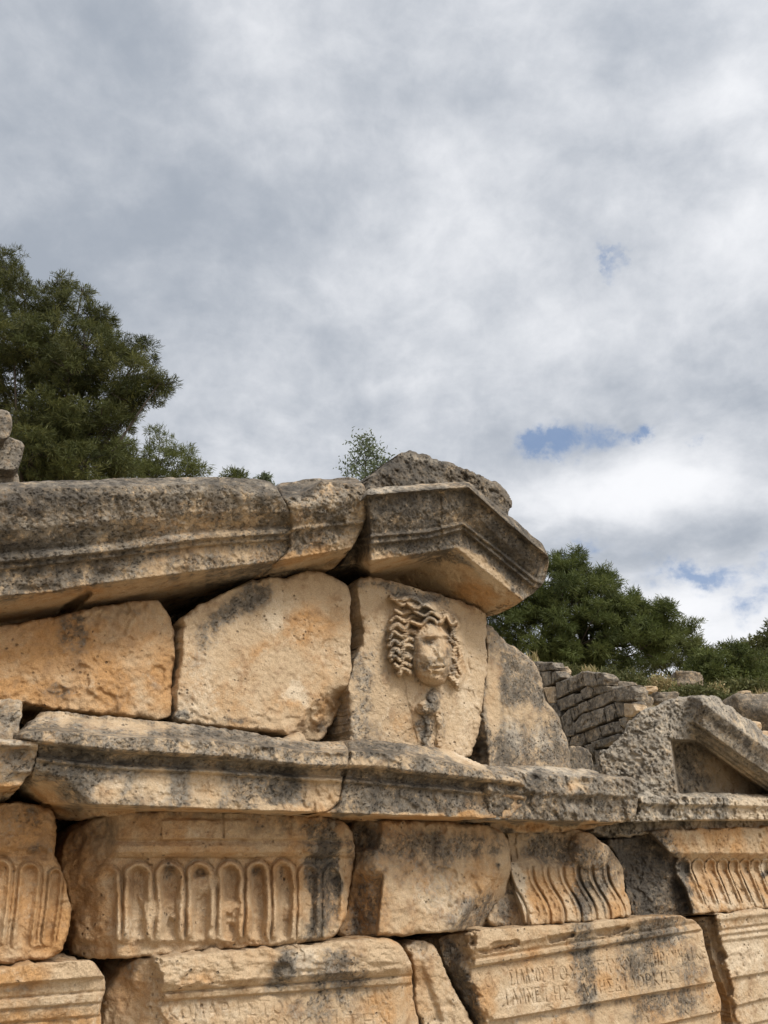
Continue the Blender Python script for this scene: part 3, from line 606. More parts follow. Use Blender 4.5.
block('cornice', 'grey rough cornice stone jutting out at the right end of its row', 'cornice block',
      [(484, 768), (500, 765), (532, 766), (560, 767), (592, 769), (604, 775), (620, 775.5), (635, 777), (638.5, 784), (637, 800), (637.5, 814), (632, 820.5), (610, 825), (594.5, 828), (566, 832), (530, 832.5), (498, 832), (488, 828), (488, 800)],
      depth=.62, s=1.1, er=4, em=.02, rough=.010, warp=1.4, rails=railsK, soffit=[((519, 820), (589, 821.5), .25)], soff_min=0.0, pit=.004, base=(.52, .05, .4), feat=lambda X, Y: -gau(X, Y, 531, 776, 6, 5, .03)-gau(X, Y, 580, 782, 12, 4, .015)+.012*noise2(X, Y, 10, 3, 3)*sstep(-Y, -800, -790)-.02*gau(X, Y, 575, 803, 10, 5, 1),
      stain_and_shade=[('d', 530, 790, 8, 26, 20, .4), ('o', 572, 785, 8, 6, 0, .7), ('d', 572, 785, 10, 8, 0, -.5), ('d', 560, 827, 70, 5, 0, -1.0), ('o', 560, 827, 70, 6, 0, .6), ('d', 600, 805, 40, 12, 0, .12), ('p', 560, 770, 60, 4, 2, .6), ('d', 560, 769, 60, 4, 2, -.3)], group=CARVED)
# --- left edge stones
block('cornice', 'pale moulded cornice stone cut by the left edge of the photo, with a smaller stone on it', 'cornice block',
      [(-120, 738), (0, 738.5), (36, 740), (38, 745), (36.5, 755), (32.5, 770), (23, 783), (12, 797), (0, 800), (-120, 808)], depth=.6, er=3, em=.015, rough=.006,
      rails=[(.24, [(-60, 736), (40, 737)]), (.31, [(-60, 740), (40, 741.5)]), (.31, [(-60, 744), (40, 746)]), (.27, [(-60, 749), (40, 751)]), (.26, [(-60, 770), (40, 772)]), (.24, [(-60, 790), (0, 786), (40, 770)])], soffit=[((-60, 790), (0, 787), .24)], soff_min=0.0,
      base=(.22, .15, .4), stain_and_shade=[('d', 15, 765, 20, 14, 0, .15), ('p', 0, 742, 50, 4, 0, .6), ('o', 5, 790, 30, 8, 0, .6), ('d', 5, 792, 30, 8, 0, -.6)], group=CARVED)
block('wall_stone', 'small pale square stone at the left edge sitting on the cut off cornice', 'stone block',
      [(-120, 697), (0, 699), (22.5, 700.5), (22, 715), (18.5, 725), (19, 744), (-120, 744)], w=.14, depth=.45, er=4, em=.02, rough=.006, base=(.12, .1, .5), stain_and_shade=[('d', 8, 715, 16, 12, 0, .25)], group=CARVED)
# --- frieze
def featM0(X, Y):
    r = np.zeros(X.shape)
    r -= 0.02*np.exp(-((Y-855-(X-30)*-.02)/5)**2)*sstep(-X, -52, -40)
    for (cx, t, b, hw) in [(28, 862, 945, 11), (-2, 858, 945, 12), (54, 868, 940, 7), (-32, 858, 945, 12), (-62, 858, 945, 12)]:
        d, f = seg_d(X, Y, [(cx+2, t+hw), (cx-1, 905), (cx-6, b)]); q = d/hw
        r += np.interp(q, [0, .4, .65, .8, .95, 1.1, 1.3], [-.014, -.010, 0, .010, .004, -.012, 0])*sstep(-Y, -952, -935)
    return r+.03*sstep(Y, 870, 940)-.01
block('frieze_block', 'tan frieze stone with two worn leaf shapes at the left edge of the photo', 'carved block',
      [(-120, 806), (0, 803), (13, 802), (35, 804), (52, 808.5), (56, 821), (56.5, 840), (54.5, 853), (60, 868), (68, 889), (71.5, 910), (69.5, 935), (60, 954.5), (39, 960), (0, 965.5), (-120, 974)],
      w=.02, depth=.5, er=7, em=.05, rough=.008, base=(.0, .5, .15), feat=featM0, s=1.0, lumps=.02,
      stain_and_shade=[('d', 30, 815, 26, 18, 0, .28), ('o', 30, 830, 30, 30, 0, .3), ('p', 10, 825, 14, 20, 0, .4), ('o', 60, 930, 14, 26, 0, .4), ('p', 26, 905, 16, 30, 0, .35), ('d', 40, 850, 12, 6, 0, .2)], group=CARVED)
def flutes(X, Y, arches, bot, yfade, dp=1.0, lean=None):
    best = np.full(X.shape, 9.0); ins = np.zeros(X.shape)
    for (cx, t, hw) in arches:
        XX = X-(lean(Y) if lean is not None else 0)
        d, _ = seg_d(XX, Y, [(cx, t+hw), (cx, bot)]); q = d/hw; k = q < best; best = np.where(k, q, best)
        ins = np.where(k, np.clip((Y-t)/(bot-t), 0, 1), ins)
    pr = np.interp(best, [0, .3, .52, .62, .74, .86, .95, 1.03, 1.12, 1.5], [-.030, -.026, -.006, .008, .013, .010, -.002, -.013, -.006, 0])
    return dp*pr*sstep(-Y, -yfade, -(yfade-14))
def featM1(X, Y):
    r = np.zeros(X.shape); X = X+1.6*noise2(X, Y, 16, 55, 3); Y = Y+1.4*noise2(X, Y, 14, 56, 3)
    arches = [(137, 861, 15.5), (169, 860.5, 15.2), (199.5, 860, 14.6), (229.5, 859.5, 13.8), (257, 859.5, 13.2), (283, 859, 12.8), (308, 862, 12.2), (332, 864, 11.4), (107, 864, 13)]
    mask = sstep(X, 104, 120)
    er_ = 1-0.55*sstep(X, 292, 305)
    r += flutes(X, Y, arches, 965, 944, 1.25+.3*noise2(X, Y, 22, 71, 2), lambda y: 1.5*np.sin((y-860)/26))*mask*er_*(1-.75*sstep(noise2(X, Y, 26, 44, 3), .12, .42))
    # cyma: half round over the arches, plain band and little raised tablets above
    r += mask*np.interp(Y, [812, 838, 841, 846, 852, 856, 858, 880, 915, 945], [.055, .05, .035, .048, .042, .022, .0, .0, .035, .040])*1.0
    r += .014*sstep(X, 160, 163)*sstep(-X, -249, -246)*sstep(-Y, -840, -838)*sstep(Y, 818, 821)-.016*np.exp(-((X-223)/1.2)**2)*sstep(-Y, -839, -836)
    # broken left third falls back
    r -= .14*sstep(-X, -120, -62)+.03*noise2(X, Y, 16, 9, 3)*sstep(-X, -125, -95)
    r -= .05*sstep(-(X+0.4*(Y-850)), -150, -105)*sstep(-Y, -880, -840)
    # broken lower lip
    r -= .03*sstep(Y+3*noise2(X, Y, 12, 4, 3)*2, 936, 948)+.02*sstep(X, 338, 352)
    return r
block('frieze_block', 'tan frieze stone carved with a row of rounded flutes, blackened at its right end', 'carved block',
      [(62, 846), (68, 834), (78, 826), (100, 815), (130, 810), (200, 809), (300, 813), (340, 819), (351, 828), (354.5, 842), (354.5, 858), (350, 888), (348, 900), (345.5, 920), (336, 935), (320.5, 941), (300, 943), (287, 946.5), (258, 946.5), (220, 949), (180, 953), (150, 956), (130, 957.5), (100, 959), (84, 958), (71, 954), (72, 943), (75, 932), (71, 902), (62, 872), (59.5, 858)],
      w=-.01, depth=.5, s=.8, er=6, em=.03, rough=.006, warp=1.1, base=(-.08, .42, .2), feat=featM1, lumps=.010,
      stain_and_shade=[('d', 330, 850, 26, 30, 0, .75), ('d', 318, 895, 17, 36, 8, .75), ('d', 338, 905, 9, 30, 0, .4), ('d', 310, 930, 14, 10, -15, .55), ('d', 345, 880, 5, 50, 0, -.6), ('d', 304, 905, 5, 26, 0, -.5), ('o', 85, 880, 26, 60, 0, .35), ('d', 95, 835, 40, 20, -20, .25), ('d', 280, 825, 40, 10, 0, .25), ('p', 210, 830, 40, 10, 0, .35),
              ('d', 168, 872, 6, 7, 0, .38), ('d', 199, 874, 6, 8, 0, .38), ('d', 257, 872, 5, 8, 0, .40), ('d', 283, 872, 5, 7, 0, .40), ('d', 229, 873, 5, 8, 0, .18), ('p', 180, 900, 100, 40, 0, .15), ('p', 120, 935, 22, 20, 0, .35), ('d', 200, 812, 130, 6, 0, .25)], group=CARVED)  # shade painted below the cornice and inside the flute tops
block('frieze_block', 'plain weathered tan and grey frieze stone between the fluted and the wavy ones', 'carved block',
      [(348, 818), (400, 820), (480, 823), (495, 827), (504, 834), (509, 843), (511, 862), (511, 876), (506.5, 890), (500, 902), (493.5, 913), (487, 928), (470, 931.5), (430, 933), (392, 935.5), (340, 938), (336, 934), (344, 912), (352, 876), (355, 850)],
      w=.04, depth=.5, er=8, em=.04, rough=.008, base=(.02, .3, .3), lumps=.02,
      feat=lambda X, Y: -.05*sstep(-(X-382-(Y-880)*-.1), -2, 2)*sstep(Y, 868, 884)-.10*sstep(-X, -378, -350)-.035*sstep(-(X+.2*(Y-830)), -384, -376)*sstep(-Y, -852, -846)-.0045*np.clip((X-478)*.72+(Y-896)*.6, 0, 50)
      -.002*np.clip(1.2-np.abs(np.hypot((X-462)/9, (Y-873)/12)-1)*5, 0, 1)-.002*np.clip(1.2-np.abs(np.hypot((X-488)/7, (Y-873)/11)-1)*5, 0, 1),
      stain_and_shade=[('d', 365, 905, 20, 40, 8, .32), ('o', 365, 905, 20, 40, 8, .6), ('d', 365, 840, 16, 20, 0, .45), ('d', 440, 845, 70, 16, 0, .38), ('d', 470, 915, 26, 14, -30, .35), ('p', 435, 905, 30, 26, 0, .4), ('d', 430, 880, 30, 26, 0, .15), ('p', 375, 870, 10, 26, 0, .2), ('d', 502, 867, 3, 3, 0, .6), ('d', 488, 900, 9, 9, 0, .3)], group=CARVED)
def sflute(X, Y, xs, y0, y1, amp, depth, hw=1.5, slant=0.0):
    r = np.zeros(X.shape)
    for x0 in xs:
        t = np.clip((Y-y0)/(y1-y0), 0, 1); cx = x0+amp*(t-.17*np.sin(2*np.pi*t))+slant*(Y-y0)
        d = X-cx; r -= depth*np.exp(-(d/hw)**2)*sstep(Y, y0-2, y0+6); r += .55*depth*np.exp(-((d+2.6)/2.0)**2)*sstep(Y, y0-2, y0+6)
    return r
def featM3(X, Y):
    r = sflute(X, Y, [509, 532, 547, 563, 578, 592, 607], 864, 922, 18, .022, 1.7)
    r += .045*sstep(Y, 880, 925)-.07*sstep(-(X-(508+(Y-866)*.30)), -2, 3)*sstep(Y, 860, 875)
    r += .04*dome(X, Y, 590, 850, 22, 20, 1, 30, .6)-.05*sstep(-Y, -872, -850)*sstep(-X, -580, -560)
    r -= .04*sstep(X-(Y-860)*.15, 612, 630)
    return r
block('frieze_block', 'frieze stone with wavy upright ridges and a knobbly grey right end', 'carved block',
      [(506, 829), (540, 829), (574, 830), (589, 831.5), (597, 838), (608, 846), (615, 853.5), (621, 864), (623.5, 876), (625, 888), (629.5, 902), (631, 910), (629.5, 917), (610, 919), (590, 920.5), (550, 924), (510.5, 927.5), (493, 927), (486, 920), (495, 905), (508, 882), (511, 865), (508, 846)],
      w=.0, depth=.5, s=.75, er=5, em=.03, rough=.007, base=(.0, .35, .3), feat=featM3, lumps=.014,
      stain_and_shade=[('d', 555, 850, 34, 16, 8, .65), ('d', 505, 905, 14, 26, 15, .4), ('d', 605, 865, 20, 26, 30, .38), ('d', 583, 895, 9, 30, -14, .6), ('d', 603, 895, 6, 30, -14, .35), ('o', 550, 895, 30, 30, 0, .45), ('p', 521, 890, 7, 26, -14, .8), ('o', 618, 905, 10, 20, 0, .4)], group=CARVED)  # widest dark patch lies at the top, below the cornice
def featM4(X, Y):
    r = np.zeros(X.shape)
    prof = np.interp(Y, [828, 838, 845, 853, 857, 862, 872, 885, 900, 912], [.085, .08, .07, .065, .04, .01, .0, .03, .058, .060])
    sh_ = (prof-.0)*200*.5
    left = 672+np.interp(Y, [830, 852, 858, 866, 874, 888, 909], [-26, -4, 5, 2, 4, 12, 19])
    m = sstep(X-left, -2.5, 2.5)
    r += m*prof-(1-m)*(.035+.02*sstep(left-X, 0, 60))
    r += (1-m)*.03*noise2(X, Y, 15, 40, 4)
    x = np.array([686, 699, 711.5, 723.5, 735, 746, 756.5, 766.5, 776, 785, 794, 803, 812, 820, 828, 836])
    fl = np.zeros(X.shape)
    for i, x0 in enumerate(x):
        hw = 6.6-.22*i
        cx = x0+14*sstep(Y, 864, 914)-1.5*np.exp(-((Y-868)/7)**2)+.8*noise2(X, Y, 18, 60+i, 2)
        d = np.abs(X-cx)/hw; top = 859+hw*.9; dd = np.where(Y < top, np.hypot(d, (top-Y)/hw), d)
        fl = fl+np.where(dd < 1.12, np.interp(dd, [0, .35, .6, .78, .92, 1.0, 1.12], [-.016, -.012, .0, .007, .003, -.008, 0]), 0)
    r += fl*sstep(X-left, 2, 8)*sstep(-Y, -907, -899)
    return r
block('frieze_block', 'frieze stone with fine curved flutes and a black rough broken left end', 'carved block',
      [(604, 840), (625, 836), (646, 832), (672, 829), (768, 827), (880, 824), (880, 899), (820, 904), (768, 908.5), (735, 911), (706, 913.5), (687, 915.5), (655, 917.5), (632, 919), (629, 905), (624, 884), (619, 862)],
      w=-.02, depth=.5, s=.8, er=5, em=.03, rough=.008, base=(-.12, .45, .2), feat=featM4, lumps=.012,
      stain_and_shade=[('d', 645, 880, 36, 60, 0, 1.1), ('d', 632, 850, 30, 20, 0, .5), ('d', 683, 895, 8, 26, -20, .7), ('d', 681, 866, 6, 10, 0, .9), ('p', 675, 868, 5, 30, -10, .6), ('p', 730, 900, 50, 12, 0, .4), ('o', 720, 840, 60, 14, 0, .2), ('p', 767, 866, 5, 9, 0, 1.2), ('d', 764, 874, 4, 5, 0, .8), ('d', 752, 840, 8, 8, 0, .2)], group=CARVED)
# --- small gable on the right
def featN(X, Y):
    ridge_y = np.interp(X, [600, 690, 703, 730, 768, 880], [800, 741, 722, 744, 768, 850])
    r = np.zeros(X.shape)
    # recessed triangle: left jamb x=672+, top y 741, hypotenuse to (768,793)
    jamb = 671+np.interp(Y, [735, 760, 795], [0, 3, 7])
    hyp = np.interp(X, [660, 672, 695, 714, 740, 768, 880], [741, 741, 741, 755, 774, 793, 868])
    ins = sstep(X-jamb, -1.5, 1.5)*sstep(Y-hyp, -1.5, 1.5)
    # raking mouldings run parallel to the hypotenuse on the right of the ridge
    k = sstep(X, 684, 704); dd = hyp-Y
    mould = np.interp(dd, [0, 2, 5, 6, 10, 12, 17, 19, 30, 44, 60], [.06, .10, .105, .15, .155, .20, .205, .25, .27, .31, .28])
    r += k*mould+(1-k)*(.02+.15*sstep(X, 600, 668))
    r = r*(1-ins)+ins*(-.045)
    return r
block('gable_block', 'pitted grey stone gable with a hollow triangle and sloping mouldings at the right edge', 'gable',
      [(599, 762), (603, 750), (615, 744.5), (622, 734), (627, 721), (640, 712), (651, 708), (662, 703), (673, 698.5), (690, 696), (703, 694.5), (716, 698), (726, 703), (736, 709), (751, 721), (768, 736), (800, 762), (880, 826), (880, 852), (820, 830), (768, 802), (690, 801), (640, 812), (610, 800), (600, 780)],
      w=0.0, depth=.27, taper=.22, s=.95, er=7, em=.05, rough=.006, warp=2.0, base=(.50, -.35, .75), feat=featN, calm=lambda X, Y: 1-.75*sstep(X, 696, 712), pit=.008, lumps=.012,
      stain_and_shade=[('p', 690, 710, 60, 14, -15, .3), ('d', 730, 775, 34, 14, 32, -.55), ('o', 735, 780, 40, 14, 32, .55), ('d', 690, 760, 12, 20, 0, .2), ('d', 730, 728, 40, 5, 38, .35), ('p', 735, 752, 40, 4, 36, .5), ('o', 735, 748, 40, 3, 36, .3), ('d', 740, 740, 30, 4, 38, .25), ('o', 715, 790, 30, 8, 0, .4), ('d', 715, 790, 40, 8, 0, -.4)], group=CARVED)
railsO = [(.12, [(580, 788), (680, 790), (880, 797)]), (.19, [(580, 796), (680, 797), (768, 799), (880, 803)]), (.19, [(580, 803), (680, 804), (768, 806), (880, 810)]), (.165, [(580, 806), (680, 807), (768, 809), (880, 812)]), (.155, [(580, 822), (640, 822), (693, 820), (768, 820), (880, 820)])]
block('cornice', 'rough grey cornice stone with a tan right part under the small gable', 'cornice block',
      [(588, 831), (600, 822), (625, 820), (637, 815), (640, 800), (644, 789), (650, 783), (659, 781), (668, 786), (680, 793), (700, 794), (730, 793.5), (768, 795), (880, 802), (880, 830), (768, 830.5), (730, 831), (693, 832), (665, 832.5), (646, 834), (620, 837), (605, 837)],
      depth=.6, s=.95, er=5, em=.03, rough=.010, warp=2.0, rails=railsO, soffit=[((693, 820), (768, 820), .155)], soff_min=.0, base=(.42, -.2, .9), pit=.006,
      feat=lambda X, Y: -.07*sstep(-X, -640, -600)+.02*noise2(X, Y, 9, 61, 3)*sstep(-X, -720, -690),
      stain_and_shade=[('d', 755, 812, 40, 16, 0, -.45), ('o', 740, 815, 50, 14, 0, .3), ('p', 755, 812, 30, 10, 0, .4), ('d', 725, 828, 70, 6, 0, -.7), ('o', 725, 826, 70, 7, 0, .6), ('p', 683, 810, 14, 10, 0, .5), ('d', 718, 812, 10, 14, 0, .35), ('d', 620, 825, 30, 10, 0, .3)], group=CARVED)
# --- architrave
def featP0(X, Y):
    y = Y+(X)*0.078
    return np.interp(y, [960, 984, 986, 997, 999, 1001, 1009, 1011, 1013, 1022, 1024, 1026, 1060, 1062, 1130], [.10, .10, .075, .065, .055, .065, .062, .045, .05, .045, .03, .035, .035, .015, .01])-.03*sstep(X, 92, 104)
block('architrave_block', 'tan moulded beam stone at the lower left corner of the photo', 'carved block',
      [(-120, 978), (0, 966.5), (60, 962), (88, 959.5), (95, 962), (99, 970), (104, 976), (105, 990), (101, 1006), (102, 1024), (104, 1070), (104, 1180), (-120, 1180)], w=.0, depth=.55, er=4, em=.02, rough=.005, base=(-.12, .35, .4), feat=featP0, s=1.0, lumps=.008,
      stain_and_shade=[('o', 20, 975, 30, 10, 0, .4), ('o', 40, 1022, 60, 10, 0, .4), ('p', 60, 1000, 50, 16, 0, .3), ('d', 10, 988, 40, 3, -4, .25)], group=CARVED)  # thin dark line paints the shadow of the moulding step
def featP1(X, Y):
    t = Y+(X-161)*0.070
    k = sstep(X+np.clip(Y-985, -10, 60)*-.1+9*noise2(X, Y, 11, 33, 4), 150, 166)
    m = np.interp(t, [955, 972, 985, 991, 993, 995, 1000, 1002, 1004, 1040], [.08, .085, .08, .055, .035, .045, .04, .018, .02, .02])
    m = m+.012*noise2(X, Y*2.2, 14, 3, 4)*sstep(-t, -990, -984)
    r = k*m-(1-k)*(.01+.10*sstep(-X, -160, -104))+(1-k)*.02*noise2(X, Y, 20, 8, 3)
    r -= .035*gau(X, Y, 270, 972, 14, 18, 1, 15)+.04*sstep(X, 398, 412)
    r += inscribe(X, Y, 'ΚΟΜΑΡΙΣΤΟ', (166, 1006), (284, 1000), 14, 13.5, .004, .9)+inscribe(X, Y, 'ΕΠΙΗΝ', (322, 995), (392, 989), 14, 13, .0035, .9)
    r += inscribe(X, Y, 'ΤΟΝΔΗΜΟΝΚΑΙΤΗΝ', (170, 1026), (392, 1013), 14, 13, .0035, .9)
    return r
block('architrave_block', 'tan beam stone with worn Greek letters and a black stain in its middle', 'inscribed block',
      [(103, 1060), (103, 1024), (104.5, 995), (114, 978), (122, 967), (131, 959.5), (160, 957), (200, 953), (240, 950), (270, 948), (276, 952), (290, 950), (310, 945), (336, 941.5), (380, 939), (391, 939), (402, 945), (409, 956), (412.5, 972), (413, 1001), (420, 1024), (438, 1070), (450, 1180), (103, 1180)],
      w=.0, depth=.55, s=.85, er=6, em=.03, rough=.005, base=(-.06, .25, .4), feat=featP1, lumps=.01,
      stain_and_shade=[('d', 283, 972, 14, 22, 25, .7), ('d', 340, 975, 34, 22, 10, .50), ('d', 345, 955, 22, 8, 0, .25), ('d', 320, 1005, 36, 22, 0, .35), ('p', 306, 965, 10, 20, 20, .5), ('o', 125, 985, 20, 30, 0, .3), ('d', 130, 965, 14, 16, 0, .3), ('o', 385, 1010, 16, 20, 0, .5), ('p', 220, 1010, 60, 10, 0, .3), ('o', 205, 978, 22, 6, 0, .3)], group=CARVED)
block('wedge_stone', 'narrow wedge of tan stone squeezed between the two inscribed beams', 'stone block',
      [(404, 944), (416, 941), (428, 941), (436, 948), (441, 958), (449, 980), (462, 1004), (474, 1026), (490, 1070), (515, 1180), (452, 1180), (440, 1070), (422, 1024), (415, 1001), (414, 972), (411, 957)],
      w=.0, depth=.5, er=5, em=.03, rough=.007, base=(-.05, .15, .45), stain_and_shade=[('d', 420, 950, 14, 10, 30, .3)], feat=lambda X, Y: -.025*sstep(-(X-(424+(Y-960)*.33)), -2, 6)*sstep(Y, 955, 985), group=CARVED)
def featP3(X, Y):
    t = Y+(X-472)*0.163
    left = np.interp(Y, [925, 970, 1000, 1024, 1080], [476, 469, 478, 490, 520])
    k = sstep(X-left+9*noise2(X, Y, 9, 34, 4), -9, 4)
    m = np.interp(t, [925, 949, 953, 957, 960, 962, 966, 968.5, 970, 1100], [.085, .085, .07, .062, .05, .062, .058, .03, .034, .034])
    # broken hollows in the upper band
    nx_ = 3*noise2(X, Y, 8, 91, 3); ny_ = 3*noise2(X, Y, 7, 92, 3)
    for (cx, cy, rx, ry) in [(505, 943.5, 15, 4.2), (560, 937.5, 14, 4.2), (612, 931, 18, 4.5), (497, 949, 20, 2.5)]:
        m = m-.024*sstep(1-(((X-cx+nx_)/rx)**4+((Y-cy+ny_+(X-cx)*.15)/ry)**2), -.1, .7)
    m = m-.04*sstep(X, 672, 690)*sstep(-t, -972, -960)
    y1 = np.interp(X, [480, 506, 604, 713, 730], [1022, 1018.5, 1001.5, 982.5, 979]); y2 = np.interp(X, [480, 660, 722, 740], [1062, 1025, 1011, 1007])
    lowm = sstep(X, 484, 500)
    m = m-.028*sstep(Y-y1, -.7, .7)*lowm-.024*sstep(Y-y2, -.7, .7)
    r = k*m-(1-k)*.10*sstep(left-X, 0, 26)+(1-k)*.02*noise2(X, Y, 14, 21, 3)
    tx = np.zeros(X.shape)
    for (word, p0, p1, h0, h1) in [('ΡΟ', (473, 975), (493, 973), 14, 14), ('ΣΙΛΛΑΟΣ', (508, 971), (545, 967.5), 14.5, 14), ('ΤΟΥ', (547, 967.5), (578, 964.5), 14, 14), ('ΤΗΓΛΥΚΥ', (581, 963.5), (633, 956.5), 13, 12.5),
                                   ('ΤΑΤΗΡΓΥΝΑΙΚΕ', (635, 956), (706, 946.5), 12.5, 11.5), ('ΙΑΜΝΕΤ', (502, 991), (549, 987), 14.5, 14), ('ΗΣΙΑ', (552, 987), (588, 983), 14, 13.5), ('ΤΗΣΔΙΑΟΡΚΗΣ', (590, 982.5), (675, 970.5), 12.5, 12)]:
        tx = np.minimum(tx, inscribe(X, Y, word, p0, p1, h0, h1, .0052, .75, .12))
    wear = .45+.55*sstep(noise2(X, Y, 16, 88, 3), -.25, .15)
    return r+tx*wear*sstep(X-left, 1, 5)
block('architrave_block', 'inscribed beam stone with two lines of Greek letters and a black stained right half', 'inscribed block',
      [(438, 938), (455, 933), (472, 930.5), (510, 928), (540, 925.5), (600, 921), (641, 918), (665, 916), (680.5, 915), (687, 919), (695, 919), (703.5, 932), (706, 950), (709, 962), (713, 976), (718, 991), (722, 1004), (721, 1015), (722, 1030), (735, 1070), (755, 1180), (520, 1180), (494, 1070), (474, 1024), (466, 1008), (457, 992), (449, 976), (443, 962), (439, 948)],
      w=.0, depth=.55, s=.62, er=5, em=.025, rough=.0035, base=(-.10, .36, .30), feat=featP3, lumps=.008, warp=.9,
      stain_and_shade=[('d', 660, 930, 26, 16, -8, .75), ('d', 640, 965, 30, 26, -8, .45), ('d', 690, 965, 16, 26, 0, .35), ('d', 585, 950, 13, 50, -6, .55), ('d', 665, 1005, 40, 14, -10, .5), ('d', 456, 975, 15, 44, -22, .75), ('d', 475, 1015, 10, 12, 0, .5), ('d', 590, 1000, 9, 20, 0, .35), ('o', 480, 1000, 20, 30, 0, .4), ('o', 485, 950, 26, 12, 0, .3),
              ('p', 530, 990, 40, 16, -10, .4), ('d', 620, 936, 26, 8, -8, .25), ('p', 672, 932, 14, 6, 0, .4), ('p', 550, 1010, 40, 10, -8, .2), ('o', 600, 980, 14, 14, 0, .3), ('d', 600, 947, 110, 2, -9.5, .35), ('d', 560, 1012, 100, 2.2, -9.5, .3)], group=CARVED)  # two thin dark lines paint shade into the groove and panel step
def featP4(X, Y):
    t = Y+(X-706)*0.12
    k = sstep(X-np.interp(Y, [915, 945, 1024], [716, 722, 738])+6*noise2(X, Y, 9, 35, 4), -5, 3)
    m = np.interp(t, [910, 921, 924, 930, 932, 936, 938, 942, 945, 1100], [.07, .07, .055, .05, .036, .045, .030, .034, .02, .018])
    m = m-.022*sstep(Y-np.interp(X, [722, 768, 880], [980, 972, 952]), -.7, .7)-.02*sstep(Y-np.interp(X, [729, 768, 880], [1008, 998, 970]), -.7, .7)-.018*sstep(Y-np.interp(X, [729, 768, 880], [1030, 1020, 990]), -.7, .7)
    return k*m-(1-k)*.05
block('architrave_block', 'pinkish tan moulded beam stone at the lower right corner of the photo', 'carved block',
      [(700, 918), (712, 914.5), (735, 912.5), (768, 909), (880, 899), (880, 1180), (765, 1180), (742, 1070), (730, 1024), (727, 1004), (723, 988), (714, 966), (709, 948), (707, 932)],
      w=.0, depth=.55, s=.9, er=4, em=.02, rough=.005, base=(-.2, .2, .55), feat=featP4, lumps=.01, stain_and_shade=[('o', 725, 1000, 12, 40, 0, .5), ('o', 740, 925, 30, 8, 0, .3), ('p', 745, 955, 26, 20, 0, .4), ('o', 745, 1020, 30, 10, 0, .2)], group=CARVED)
# --- added backing that keeps the joints dark; podium below the frame
block('dark_backing', 'dark backing added behind the carved blocks to darken the gaps', 'rubble core',
      [(-118, 672), (0, 652), (100, 628), (180, 602), (300, 592), (345, 600), (360, 640), (440, 660), (468, 700), (475, 770), (540, 785), (600, 800), (875, 840), (875, 1180), (-118, 1180)], w=-.46, depth=.35, s=4, er=10, em=.05, rough=.03, lumps=.05, warp=2, base=(.75, -.1, .0))
block('stone_podium', 'plain stone podium below the inscribed beams', 'podium', [(-140, 1150), (300, 1140), (900, 1120), (900, 1500), (500, 1900), (-140, 2200)][:4]+[(760, 1560), (-140, 1560)], w=.08, depth=.9, s=6, er=6, em=.03, rough=.01, base=(.0, .3, .3))
# --- pier stones, far left, behind the wall
PIER = Plane((-1.6, 3.0, 0), (0.826, 0.5635))
for (ol, lb, w_) in [([(-60, 470), (-30, 440), (7, 436), (25.5, 443), (22, 458), (17.5, 471), (0, 470)], 'lower of the two grey stones stacked at the left edge before the pine', -.05),
                 ([(-60, 409), (0, 409), (9, 411), (12.5, 418), (12, 430), (8, 440), (-40, 446), (-60, 442)], 'upper of the two grey stones stacked at the left edge before the pine', .04),
                 ([(-90, 466), (14, 466), (20, 480), (40, 640), (-90, 640)], 'hidden pier stone under the two stacked grey stones behind the beam', -.12)]:
    block('pier_stone', lb, 'stone block', ol, w=w_-0.15, depth=.35, s=1.0, er=2.2, em=.02, rough=.004, warp=.2, lumps=.002, smooth_n=1, base=(.60, -.4, .6), group='stones of the pier behind the wall')
block('loose_stone', 'smooth grey stone just right of the sloping slab, behind the cornice', 'stone block',
      [(566, 748), (575, 746), (588, 748.5), (593, 757), (595, 785), (566, 785)], w=-.55, depth=.35, er=7, em=.04, rough=.005, base=(.58, -.3, .2))

